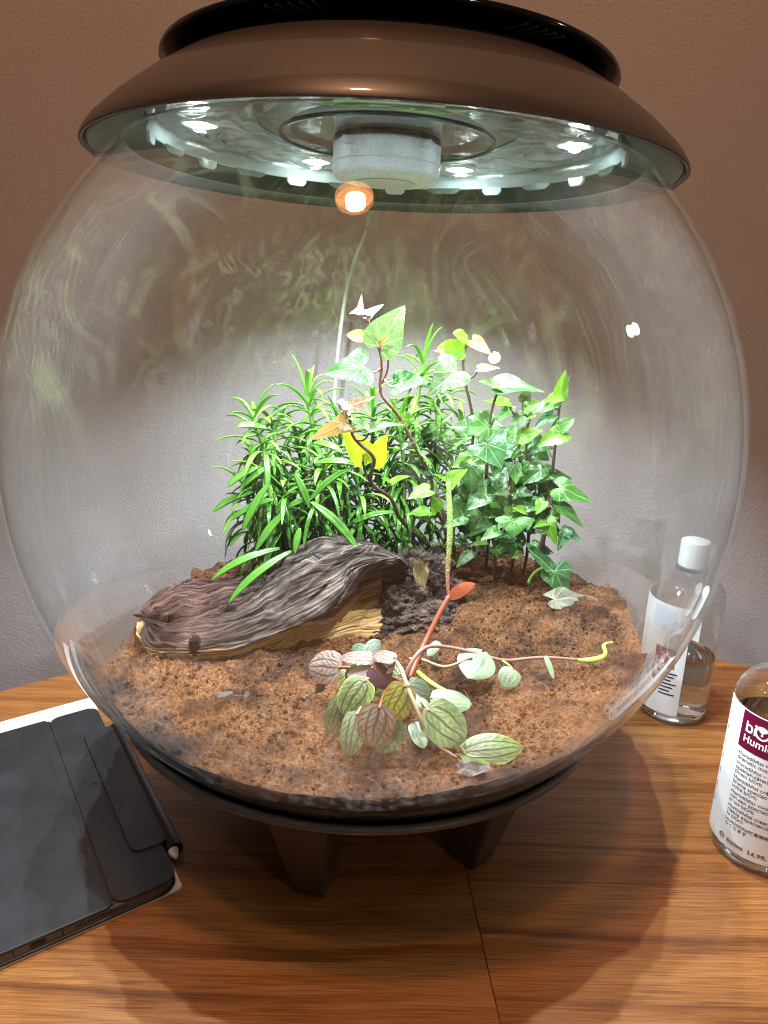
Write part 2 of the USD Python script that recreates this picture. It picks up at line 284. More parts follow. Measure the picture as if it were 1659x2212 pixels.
lv = np.stack([CC[0] + Rr * np.cos(Q), CC[1] + Rr * np.sin(Q), zr], -1).reshape(-1, 3); lq = grid_faces(nlr, nla, True)
obj("light_lens", (TLid(lv), np.vstack([lq[:, [0, 2, 1]], lq[:, [0, 3, 2]]])), pane("lens_clear", 0.12, (0.90, 0.93, 0.93), 0.03), lid, smooth=True)
lid_obj("inner_ring", [[0.1535, 0.5035], [0.1535, 0.4895], [0.1525, 0.4885], [0.1515, 0.4895], [0.1500, 0.4965], [0.1500, 0.5035]], RING)
lid_obj("tank_rim", [[0.0880, 0.5040], [0.0900, 0.5050], [0.0900, 0.5062], [0.0880, 0.5070]], SMOKE)  # added dark ring paints the refraction outline of the clear tank
lid_obj("tank_rim", [[0.0690, 0.4948], [0.0712, 0.4944], [0.0712, 0.4954], [0.0690, 0.4956]], SMOKE)
for k in range(22):
    a = 2 * math.pi * k / 22 + 0.1; wd = (0.0085 if k % 2 else 0.014); dp = (0.4835 if k % 2 else 0.4850)
    n_ = 7; aa = a + np.linspace(-wd, wd, n_) / 0.152; V = []
    for i, q in enumerate(aa):
        e = dp + (0.0025 if i in (0, n_ - 1) else 0)
        for r, z in ((0.1515, 0.4905), (0.1535, 0.4905), (0.1538, e), (0.1518, e)): V.append([CC[0] + r * math.cos(q), CC[1] + r * math.sin(q), z])
    q = grid_faces(n_, 4, True); ff = np.vstack([q[:, [0, 1, 2]], q[:, [0, 2, 3]], [[0, 2, 1], [0, 3, 2]], [[4 * n_ - 4, 4 * n_ - 3, 4 * n_ - 2], [4 * n_ - 4, 4 * n_ - 2, 4 * n_ - 1]]])
    obj("tab", (TLid(V), ff), RING if k % 2 else LINER, lid, smooth=30)
lid_obj("water_tank", [[0.001, 0.4955], [0.070, 0.4955], [0.082, 0.4975], [0.0885, 0.5035], [0.0885, 0.5075], [0.083, 0.5125], [0.070, 0.5145], [0.001, 0.5175]], CLEAR, closed=False)
lid_obj("tank_bracket", [[0.060, 0.5020], [0.064, 0.5020], [0.064, 0.4975], [0.060, 0.4975]], SMOKE)
for sx in (-0.010, 0.022):
    bb = arr(rbox([CC[0] + sx - 0.006, CC[1] - 0.05, 0.4965], [CC[0] + sx + 0.006, CC[1] - 0.03, 0.5115], 0.0012)); obj("tank_post", (TLid(bb[0]), bb[1]), SMOKE if sx < 0 else CLEAR, lid)
mist = lid_obj("mist_unit", [[0.001, 0.4695], [0.028, 0.4700], [0.0335, 0.4715], [0.0355, 0.4745], [0.0358, 0.4920], [0.0335, 0.4935], [0.001, 0.4937]], FROST, closed=False)
lid_obj("mist_plate", [[0.001, 0.4688], [0.0195, 0.4688], [0.0205, 0.4694], [0.0205, 0.4700], [0.001, 0.4700]], WHITE_PLASTIC, closed=False, parent=mist)
lid_obj("rib", [[0.0360, 0.4800], [0.0366, 0.4804], [0.0366, 0.4812], [0.0360, 0.4816]], FROST, parent=mist)
lid_obj("mist_unit_cap", [[0.0335, 0.4940], [0.0352, 0.4945], [0.0352, 0.5005], [0.0325, 0.5035], [0.001, 0.5035], [0.001, 0.4940]], SMOKE, closed=False)
for a in (-130, -50):
    a = math.radians(a); bb = arr(rbox([CC[0] + 0.0362 * math.cos(a) - 0.005, CC[1] + 0.0362 * math.sin(a) - 0.0015, 0.4875], [CC[0] + 0.0362 * math.cos(a) + 0.005, CC[1] + 0.0362 * math.sin(a) + 0.0015, 0.4925], 0.001)); obj("clip", (TLid(bb[0]), bb[1]), FROST, mist)
for r, a in LEDS:
    u = np.array([math.cos(a), math.sin(a), 0]); c = CC * [1, 1, 0] + u * r
    v, f = lathe([[0.001, 0.4985], [0.0115, 0.4985], [0.0125, 0.5003], [0.012, 0.5025], [0.001, 0.5025]], 24, c[:2]); lm = obj("led_lamp", (TLid(v), f), WHITE_PLASTIC, lid, smooth=40)
    v, f = lathe([[0.0001, 0.4972], [0.0062, 0.4974], [0.0068, 0.4984], [0.0001, 0.4984]], 20, c[:2]); obj("led", (TLid(v), f), LED_ON, lm)

# ------------------------------------------------------------------ soil
def soil_h(x, y):
    p = np.stack([x, y, np.zeros_like(x)], -1)
    h = 0.1405 + 0.045 * x + 0.012 * (meshkit.fbm(p * 16 + 3.1, 3, 5) - 0.5)
    h += 0.006 * np.clip((y - 0.50) / 0.15, 0, 1) * np.clip((x - 0.0) / 0.15, 0, 1)
    h += -0.004 * np.exp(-(((x - 0.0) / 0.06) ** 2 + ((y - 0.36) / 0.03) ** 2)) + 0.009 * np.exp(-(((x - 0.15) / 0.07) ** 2 + ((y - 0.52) / 0.06) ** 2))
    h += 0.008 * np.exp(-(((x + 0.15) / 0.05) ** 2 + ((y - 0.62) / 0.04) ** 2))
    h += 0.008 * np.exp(-(((x + 0.15) / 0.045) ** 2 + ((y - 0.452) / 0.022) ** 2)) + 0.004 * np.exp(-(((x + 0.06) / 0.06) ** 2 + ((y - 0.452) / 0.020) ** 2))
    h += -0.010 * np.exp(-(((x - 0.152) / 0.022) ** 2 + ((y - 0.575) / 0.014) ** 2))
    return h
NR, NA = 230, 760
ri = 0.2455 * np.sqrt(1 - ((0.14 - CC[2]) / 0.2555) ** 2)
rr = np.sqrt(np.linspace(0.0, 1, NR)) * ri; aa = np.arange(NA) * 2 * np.pi / NA
he = soil_h(CC[0] + ri * np.cos(aa), CC[1] + ri * np.sin(aa)); le = 0.2455 * np.sqrt(1 - ((he - CC[2]) / 0.2555) ** 2) / ri
X = CC[0] + rr[:, None] * le * np.cos(aa); Y = CC[1] + rr[:, None] * le * np.sin(aa)
Z = soil_h(X, Y); pp = np.stack([X, Y, Z], -1)
fine = 0.0050 * (meshkit.fbm(pp * 70, 4, 11) - 0.5) + 0.0042 * (meshkit.fbm(pp * 380, 2, 21) - 0.5) + 0.022 * np.clip(meshkit.fbm(pp * 50, 3, 31) - 0.50, 0, 1)
Z = Z + fine
edge = np.clip((rr / ri - 0.97) / 0.03, 0, 1)[:, None]
lim = 0.2455 * np.sqrt(np.maximum(1 - ((Z - CC[2]) / 0.2555) ** 2, 0.01)) - 0.0004
R_ = np.minimum(np.sqrt((X - CC[0]) ** 2 + (Y - CC[1]) ** 2), lim) * (1 - edge) + lim * edge
X, Y = CC[0] + R_ * np.cos(aa), CC[1] + R_ * np.sin(aa)
top_v = np.stack([X, Y, Z], -1).reshape(-1, 3)
side = []
for z in np.linspace(0.97, 0, 14):
    zz = 0.036 + (Z[-1] - 0.036) * z; r = 0.2455 * np.sqrt(1 - ((zz - CC[2]) / 0.2555) ** 2) - 0.0004
    side.append(np.stack([CC[0] + r * np.cos(aa), CC[1] + r * np.sin(aa), zz], -1))
sv = np.vstack([top_v, np.vstack(side)])
q = grid_faces(NR + 14, NA, True)
SOIL = mat("coir_soil", {"g": ("geometry", {}), "n1": ("noise_texture", {"scale": 520.0, "detail": 5.0, "roughness": 0.78}), "n2": ("noise_texture", {"scale": 26.0, "detail": 4.0, "roughness": 0.6}),
    "r": ("rgb_ramp", {"ramp": [(0.36, (0.020, 0.007, 0.003)), (0.47, (0.085, 0.033, 0.012)), (0.56, (0.155, 0.064, 0.023)), (0.68, (0.235, 0.105, 0.040))]}),
    "r2": ("rgb_ramp", {"ramp": [(0.40, (0.26, 0.22, 0.21)), (0.50, (0.8, 0.78, 0.76)), (0.60, (1.1, 1.1, 1.1))]}), "m": ("mix", {"mix_type": "multiply", "fac": 1.0}),
    "b": ("bump", {"strength": 0.9, "distance": 0.0016}), "p": ("principled_bsdf", {"roughness": 0.9, "specular_ior_level": 0.25})},
    [("g.position", "n1.vector"), ("g.position", "n2.vector"), ("n1.fac", "r.fac"), ("n2.fac", "r2.fac"), ("r.color", "m.color1"), ("r2.color", "m.color2"), ("m.color", "p.base_color"), ("n1.fac", "b.height"), ("b.normal", "p.normal")])
SOIL_DARK = plain("wet_soil", (0.030, 0.024, 0.021), 0.35)
ntop = (NR - 1) * NA
TLT = sv
tf = q[:ntop]; soil = obj("soil", (TLT, np.vstack([tf[:, [0, 1, 2]], tf[:, [0, 2, 3]]])), SOIL, smooth=True, label="crumbly orange-brown coir soil filling the bottom of the globe bowl", cat="soil", kind="stuff")
sf = q[ntop:] - (NR - 1) * NA
obj("wet_layer", (TLT[(NR - 1) * NA:], np.vstack([sf[:, [0, 1, 2]], sf[:, [0, 2, 3]]])), SOIL_DARK, soil, smooth=True)
def ground(x, y): return float(soil_h(np.array([x]), np.array([y]))[0])
# loose crumbs and fibres
cr_v, cr_f = [], []
base = trimesh.creation.icosphere(1, 1.0); nb = len(base.vertices); parts = []
for i in range(8000):
    r = ri * 0.985 * math.sqrt(rng.random()); a = rng.random() * 2 * math.pi; x, y = CC[0] + r * math.cos(a), CC[1] + r * math.sin(a)
    parts.append((x, y))
xy = np.array(parts); hz = soil_h(xy[:, 0], xy[:, 1]); s = 0.00035 + 0.0011 * rng.random(len(xy)) ** 3
V = base.vertices[None] * (0.7 + 0.6 * rng.random((len(xy), nb, 1))) * s[:, None, None] * (0.6 + 0.8 * rng.random((len(xy), 1, 3))) + np.stack([xy[:, 0], xy[:, 1], hz + 0.0012 + s * 0.2], -1)[:, None]
F = base.faces[None] + (np.arange(len(xy)) * nb)[:, None, None]
obj("soil_crumbs", (V.reshape(-1, 3), F.reshape(-1, 3)), SOIL, smooth=False, label="loose crumbs scattered over the orange-brown soil", cat="soil crumbs", kind="stuff")
FIB = plain("fibre", (0.22, 0.105, 0.04), 0.7); fibs = []
for i in range(230):
    r = ri * 0.96 * math.sqrt(rng.random()); a = rng.random() * 2 * math.pi; x, y = CC[0] + r * math.cos(a), CC[1] + r * math.sin(a); z = ground(x, y)
    d = rng.normal(size=2); d /= np.linalg.norm(d); L = 0.006 + 0.014 * rng.random(); k = rng.normal() * 0.4
    pts = [[x + d[0] * L * t - d[1] * k * L * t * t, y + d[1] * L * t + d[0] * k * L * t * t, z + 0.0015 + 0.004 * math.sin(t * 3) * rng.random()] for t in np.linspace(0, 1, 5)]
    fibs.append(tube(np.array(pts), 0.00013, 4, cap=False))
obj("soil_fibres", cat_mesh(fibs), FIB, smooth=True, label="thin pale coconut fibres lying on the soil surface", cat="fibres", kind="stuff")
# ------------------------------------------------------------------ driftwood
BARK = mat("driftwood", {
    "uv": ("uvmap", {"attribute": "st"}), "sx": ("separate_xyz", {}), "g": ("geometry", {}),
    "w": ("noise_texture", {"scale": 22.0, "detail": 2.0}), "mp": ("mapping", {"scale": (5.0, 130.0, 1.0)}), "wv": ("vector_math", {"math_type": "multiply_add", "vector2": (0.03, 0.05, 0.0)}),
    "n": ("noise_texture", {"scale": 1.0, "detail": 6.0, "roughness": 0.66}), "big": ("noise_texture", {"scale": 20.0, "detail": 3.0}),
    "r": ("rgb_ramp", {"ramp": [(0.36, (0.005, 0.003, 0.003)), (0.45, (0.036, 0.024, 0.021)), (0.55, (0.115, 0.082, 0.067)), (0.70, (0.28, 0.220, 0.175))]}),
    "red": ("rgb_ramp", {"ramp": [(0.0, (0.75, 0.45, 0.40)), (0.25, (0.95, 0.62, 0.58)), (0.45, (1, 1, 1))]}), "m": ("mix", {"mix_type": "multiply", "fac": 1.0}),
    "blot": ("rgb_ramp", {"ramp": [(0.38, (0.30, 0.26, 0.25)), (0.54, (1, 1, 1))]}), "m3": ("mix", {"mix_type": "multiply", "fac": 0.85}),
    "rt": ("rgb_ramp", {"ramp": [(0.33, (0.040, 0.017, 0.007)), (0.43, (0.20, 0.098, 0.034)), (0.52, (0.46, 0.265, 0.10)), (0.70, (0.64, 0.43, 0.19))]}),
    "hu": ("map_range", {"range_type": "smoothstep", "from_min": 0.60, "from_max": 0.80, "to_min": 0.0, "to_max": 0.15, "clamp": True}), "hy": ("math", {"math_type": "add"}), "vv": ("math", {"math_type": "multiply_add", "value2": 0.16}), "sel": ("map_range", {"from_min": 0.44, "from_max": 0.39, "to_min": 0.0, "to_max": 1.0, "clamp": True}),
    "mx": ("mix", {"mix_type": "mix"}), "b": ("bump", {"strength": 1.0, "distance": 0.0022}), "p": ("principled_bsdf", {"roughness": 0.82, "specular_ior_level": 0.3})},
    [("uv.UV", "sx.vector"), ("g.position", "w.vector"), ("w.color", "wv.vector1"), ("uv.UV", "wv.vector3"), ("wv.vector", "mp.vector"), ("mp.vector", "n.vector"), ("n.fac", "r.fac"), ("n.fac", "rt.fac"),
     ("sx.x", "red.fac"), ("r.color", "m.color1"), ("red.color", "m.color2"), ("g.position", "big.vector"), ("big.fac", "blot.fac"), ("m.color", "m3.color1"), ("blot.color", "m3.color2"),
     ("w.fac", "vv.value1"), ("sx.x", "hu.value"), ("sx.y", "hy.value1"), ("hu.result", "hy.value2"), ("hy.value", "vv.value3"), ("vv.value", "sel.value"), ("sel.result", "mx.fac"), ("m3.color", "mx.color1"), ("rt.color", "mx.color2"), ("mx.color", "p.base_color"), ("n.fac", "b.height"), ("b.normal", "p.normal")])
log = thing("driftwood", "weathered grey driftwood log with a pale cut edge lying on the soil", "driftwood")
Fc = [oz(x, y, z) for x, y, z in ((312, 1348, .139), (345, 1418, .139), (410, 1438, .138), (500, 1430, .138), (590, 1413, .138), (680, 1392, .138), (755, 1378, .138), (800, 1372, .138), (832, 1368, .138), (850, 1350, .138))]
Ec = [oz(x, y, z) for x, y, z in ((312, 1340, .144), (345, 1402, .146), (412, 1404, .151), (510, 1392, .154), (600, 1364, .160), (680, 1330, .170), (738, 1290, .182))] + [at(772, 1238, .500), at(815, 1212, .505), at(848, 1222, .520)]
Cr = [at(x, y, Y) for x, y, Y in ((316, 1322, .520), (365, 1285, .535), (440, 1270, .545), (520, 1252, .550), (582, 1212, .552), (640, 1172, .552), (712, 1158, .552), (775, 1170, .552), (826, 1192, .550), (853, 1216, .545))]
Mid = [e * 0.5 + c * 0.5 + np.array([0, -0.010, 0.012]) * w for e, c, w in zip(Ec, Cr, (0, .0, .15, .5, .9, 1.2, 1.2, 1.0, .7, .1))]
Bk = [c + np.array([0, 0.030, -0.30 * (c[2] - .138)]) for c in Cr]; Bb = [c * [1, 1, 0] + np.array([0, 0.045, 0.136]) for c in Cr]
In = [f * 0.55 + e * 0.45 + np.array([0, d, 0]) for f, e, d in zip(Fc, Ec, (0, 0, 0, .001, .004, .010, .026, .044, .040, .008))]
NU, NV = 420, 250
Fu = [c + np.array([0, .014, -.020]) for c in Fc]
curves = np.stack([spline(c, NU) for c in (Fu, Fc, In, Ec, Mid, Cr, Bk, Bb)], 1)     # NU x 7 x 3
vk = np.array([-.10, 0, .18, .36, .56, .76, .88, 1.0]); vs = np.linspace(-.10, 1, NV)
from scipy.interpolate import PchipInterpolator
P = PchipInterpolator(vk, curves, axis=1)(vs)                                   # NU x NV x 3
us = np.linspace(0, 1, NU)
du, dv = np.gradient(P, axis=0), np.gradient(P, axis=1); nrm = np.cross(du, dv); nrm /= np.linalg.norm(nrm, axis=2)[..., None] + 1e-12
if (nrm[NU // 2, NV // 2] @ np.array([0, -1, 0.5])) < 0: nrm = -nrm
U, Vv = np.meshgrid(us, vs, indexing="ij")
warp = 0.07 * (meshkit.fbm(np.stack([U * 5, Vv * 3, U * 0], -1), 3, 3) - 0.5) * 2 + 0.05 * np.sin(U * 7 + 1) * np.clip(Vv - .36, 0, 1)
g1 = meshkit.noise(np.stack([U * 3.0, (Vv + warp) * 34, U * 0 + 5], -1), 41); g2 = meshkit.noise(np.stack([U * 6.0, (Vv + warp * 1.1) * 90, U * 0 + 2], -1), 42)
ridge = 1 - np.abs(2 * g1 - 1)
bark = np.clip((Vv - .38) / .06, 0, 1)
disp = bark * (0.0052 * (ridge ** 1.6 - 0.5) + 0.0034 * (g2 - .5)) + (1 - bark) * (0.0030 * (g2 - .5) + 0.0024 * (ridge - .5)) + 0.009 * (meshkit.fbm(P * 45, 4, 9) - .5) - .006 * np.clip(meshkit.noise(np.stack([U * 9, (Vv + warp) * 48, U * 0 + 9], -1), 55) - .72, 0, 1) * 4 * bark
for u0, v0, su, sv_, dp in ((0.50, 0.70, .055, .030, .010), (0.62, 0.66, .07, .016, .006), (0.40, 0.735, .08, .013, .006), (0.56, .60, .10, .012, .004), (0.70, .74, .08, .012, .004), (0.28, .55, .1, .008, .003), (0.8, .55, .05, .016, .005)):
    disp -= 1.7 * dp * np.exp(-((U - u0) / su) ** 2 - ((Vv - v0 - warp * .3) / sv_) ** 2)
taper = np.clip(np.minimum(us / .03, (1 - us) / .03), 0, 1)[:, None]
P2 = P + nrm * (disp * taper)[..., None]
P2[..., 0] -= (.022 * (meshkit.noise(np.stack([U * 0, Vv * 13, U * 0 + 3], -1), 61) - .35) + .008 * (meshkit.noise(np.stack([U * 0, Vv * 40, U * 0], -1), 62) - .5)) * np.clip(1 - U / .10, 0, 1) ** 1.2 * np.clip(Vv / .2, 0, 1)
P2[..., 0] += .012 * np.clip((U - .86) / .14, 0, 1) ** 1.5 * np.sin(np.pi * np.clip(Vv / .8, 0, 1)) * (1 + .5 * (meshkit.fbm(P * 60, 2, 8) - .5))
q = grid_faces(NU, NV); ff = np.vstack([q[:, [0, 1, 2]], q[:, [0, 2, 3]]])
if np.cross(P2[1, 100] - P2[0, 100], P2[0, 101] - P2[0, 100]) @ nrm[0, 100] < 0: ff = ff[:, ::-1]
vv_ = P2.reshape(-1, 3); uv_ = np.stack([U, Vv], -1).reshape(-1, 2)
ends = []
for k in (0, NU - 1):                                                           # close the two ends
    ring = np.arange(NV) + k * NV; c = P2[k].mean(0); vv_ = np.vstack([vv_, c]); uv_ = np.vstack([uv_, [us[k], .5]]); ci = len(vv_) - 1
    ends += [[ring[j], ring[j + 1], ci] for j in range(NV - 1)]
obj("wood_body", (vv_, np.vstack([ff, ends])), BARK, log, smooth=True, uv=uv_)
def lump(name, cpt, rad, seed, m_, parent, amp=0.35, rot=0.0, n=6, **kw):
    b = trimesh.creation.icosphere(n, 1.0); d = b.vertices
    h = 1 + amp * 2 * (meshkit.fbm(d * 1.6 + seed, 3, seed) - .5) + amp * .5 * (1 - np.abs(2 * meshkit.noise(d * [3, 9, 3] + seed, seed) - 1) - .5) + .22 * (meshkit.fbm(d * 7, 4, seed) - .5) + .16 * (np.abs(2 * meshkit.fbm(d * [14, 14, 4] + seed, 3, seed + 1) - 1) - .3)
    v = d * h[:, None] * np.array(rad); c, s = math.cos(rot), math.sin(rot); v = v @ np.array([[c, s, 0], [-s, c, 0], [0, 0, 1]])
    uvl = np.stack([d[:, 0] * .5 + .5, .62 + .3 * d[:, 2]], 1)
    return obj(name, (v + cpt, b.faces), m_, parent, smooth=True, uv=uvl, **kw)
DBARK = mat("dark_root", {"g": ("geometry", {}), "mp": ("mapping", {"scale": (60.0, 140.0, 60.0), "rotation": (0.5, 0.2, 0.4)}), "n": ("noise_texture", {"scale": 1.0, "detail": 6.0, "roughness": 0.68, "distortion": 0.7}),
    "r": ("rgb_ramp", {"ramp": [(0.38, (0.006, 0.004, 0.003)), (0.5, (0.034, 0.021, 0.016)), (0.66, (0.13, 0.085, 0.060))]}), "b": ("bump", {"strength": 1.0, "distance": 0.002}), "p": ("principled_bsdf", {"roughness": 0.8, "specular_ior_level": 0.25})},
    [("g.position", "mp.vector"), ("mp.vector", "n.vector"), ("n.fac", "r.fac"), ("r.color", "p.base_color"), ("n.fac", "b.height"), ("b.normal", "p.normal")])
lump("root_burl", at(895, 1265, .555), (.030, .022, .030), 3, DBARK, log, .35)
lump("root_burl", at(905, 1345, .525), (.034, .022, .018), 5, DBARK, log, .4, .3)
lump("root_burl", at(990, 1345, .535), (.022, .012, .011), 8, DBARK, log, .4, -.3)
lump("root_burl", at(850, 1385, .508), (.024, .012, .012), 9, DBARK, log, .4, .2)
lump("root_burl", at(870, 1310, .53), (.020, .016, .024), 17, DBARK, log, .4, .2)
lump("root_burl", at(960, 1300, .55), (.016, .014, .020), 19, DBARK, log, .45, .2)
lump("root_burl", at(940, 1230, .585), (.018, .014, .020), 13, DBARK, log, .4, .2)
kn = oz(425, 1392, .152)
lump("bark_scab", kn + np.array([0, -0.004, 0.0]), (.0042, .004, .011), 15, DBARK, log, .3, 0, 4)

# ------------------------------------------------------------------ leaf materials
def leaf_mat(name, col, vein, back=None, kind="ivy", vw=0.03, net=0.5, trans=0.35, rough=0.38, tcol=None, tip=None, edge=None):
    back = back or tuple(0.6 * c + 0.08 for c in col); tcol = tcol or (min(1, col[0] * 1.5 + .02), min(1, col[1] * 1.5 + .05), col[2] * .6)
    n = {"uv": ("uvmap", {"attribute": "st"}), "s": ("separate_xyz", {}), "ab": ("math", {"math_type": "absolute"}), "wn": ("noise_texture", {"scale": 3.0, "detail": 2.0}), "wy": ("math", {"math_type": "multiply_add", "value2": .30 if kind == "pep" else 0.0, "value3": -.15 if kind == "pep" else 0.0}), "wa": ("math", {"math_type": "add"}), "g": ("geometry", {}), "oi": ("object_info", {}),
         "nz": ("noise_texture", {"scale": 90.0, "detail": 3.0}), "mot": ("map_range", {"from_min": .3, "from_max": .7, "to_min": .55 if kind == "pep" else .74, "to_max": 1.5 if kind == "pep" else 1.28}),
         "var": ("map_range", {"from_min": 0.0, "from_max": 1.0, "to_min": .82, "to_max": 1.15}), "mv": ("math", {"math_type": "multiply"}),
         "c0": ("vector_math", {"math_type": "scale", "vector1": col}), "vm": ("mix", {"mix_type": "mix", "color2": vein}), "bm": ("mix", {"mix_type": "mix", "color2": back}),
         "p": ("principled_bsdf", {"roughness": rough, "specular_ior_level": 0.45}), "t": ("translucent_bsdf", {"color": tcol}), "mx": ("mix_closure", {"fac": trans}),
         "b": ("bump", {"strength": 0.35, "distance": 0.0006})}
    l = [("uv.UV", "s.vector"), ("uv.UV", "wn.vector"), ("wn.fac", "wy.value1"), ("s.y", "wa.value1"), ("wy.value", "wa.value2"), ("wa.value", "ab.value1"), ("g.position", "nz.vector"), ("nz.fac", "mot.value"), ("oi.random", "var.value"), ("mot.result", "mv.value1"), ("var.result", "mv.value2"), ("mv.value", "c0.scale")]
    outs = []
    if kind == "ivy":
        for i, deg in enumerate((0, 36, 72, 115)):
            a = math.radians(deg)
            n.update({"a%d" % i: ("math", {"math_type": "multiply", "value2": math.sin(a)}), "b%d" % i: ("math", {"math_type": "multiply_add", "value2": -math.cos(a)}), "d%d" % i: ("math", {"math_type": "absolute"})})
            l += [("s.x", "a%d.value1" % i), ("ab.value", "b%d.value1" % i), ("a%d.value" % i, "b%d.value3" % i), ("b%d.value" % i, "d%d.value1" % i)]; outs.append("d%d.value" % i)
        n.update({"vo": ("voronoi_texture", {"feature": "distance_to_edge", "scale": 6.5}), "vs": ("math", {"math_type": "multiply_add", "value2": 0.55, "value3": 0.018})})
        l += [("uv.UV", "vo.vector"), ("vo.distance", "vs.value1")]; net_out = "vs.value"
    elif kind == "pep":                                             # veins that run in arcs from base to tip
        for i, v0 in enumerate((0.0, 0.46)):
            n.update({"a%d" % i: ("math", {"math_type": "subtract", "value2": v0}), "d%d" % i: ("math", {"math_type": "absolute"})})
            l += [("ab.value", "a%d.value1" % i), ("a%d.value" % i, "d%d.value1" % i)]; outs.append("d%d.value" % i)
        n.update({"cn": ("noise_texture", {"scale": 5.0, "detail": 2.0}), "cm": ("math", {"math_type": "multiply_add", "value2": 1.4}), "cu": ("math", {"math_type": "multiply", "value2": 5.5}), "cv": ("math", {"math_type": "multiply_add", "value2": -2.6}),
                  "cf": ("math", {"math_type": "pingpong", "value2": 0.5}), "vs": ("math", {"math_type": "multiply_add", "value2": 0.22, "value3": 0.008})})
        l += [("uv.UV", "cn.vector"), ("s.x", "cu.value1"), ("ab.value", "cv.value1"), ("cu.value", "cv.value3"), ("cn.fac", "cm.value1"), ("cv.value", "cm.value3"), ("cm.value", "cf.value1"), ("cf.value", "vs.value1")]; net_out = "vs.value"
    else:                                                           # narrow leaf: a groove down the middle, pale margins
        outs.append("ab.value"); net_out = None
    cur = outs[0]
    for i, o in enumerate(outs[1:]):
        n["mn%d" % i] = ("math", {"math_type": "minimum"}); l += [(cur, "mn%d.value1" % i), (o, "mn%d.value2" % i)]; cur = "mn%d.value" % i
    n["v1"] = ("map_range", {"range_type": "smoothstep", "from_min": 0.0, "from_max": vw, "to_min": 1.0, "to_max": 0.0, "clamp": True}); n["v1"][1]["to_min"] = 1.0 if kind == "pep" else 1.0; l.append((cur, "v1.value")); vout = "v1.result"
    if net_out:
        n["v2"] = ("map_range", {"from_min": 0.015, "from_max": 0.06, "to_min": net, "to_max": 0.0, "clamp": True}); n["vx"] = ("math", {"math_type": "maximum"})
        l += [(net_out, "v2.value"), ("v1.result", "vx.value1"), ("v2.result", "vx.value2")]; vout = "vx.value"
    base = "c0.vector"
    if edge:
        n.update({"em": ("map_range", {"from_min": edge[1], "from_max": 1.0, "to_min": 0.0, "to_max": 1.0, "clamp": True}), "ec": ("mix", {"mix_type": "mix", "color2": edge[0]})})
        l += [("ab.value", "em.value"), ("em.result", "ec.fac"), (base, "ec.color1")]; base = "ec.color"
    if tip:
        n.update({"tm": ("map_range", {"from_min": 0.2, "from_max": 1.0, "to_min": 0.0, "to_max": 0.9, "clamp": True}), "tcx": ("mix", {"mix_type": "mix", "color2": tip})})
        l += [("s.x", "tm.value"), ("tm.result", "tcx.fac"), (base, "tcx.color1")]; base = "tcx.color"
    l += [(base, "vm.color1"), (vout, "vm.fac"), ("vm.color", "bm.color1"), ("g.backfacing", "bm.fac"), ("bm.color", "p.base_color"), (vout, "b.height"), ("b.normal", "p.normal"), ("p.BSDF", "mx.closure1"), ("t.BSDF", "mx.closure2")]
    return mat(name, n, l, "mx.closure")
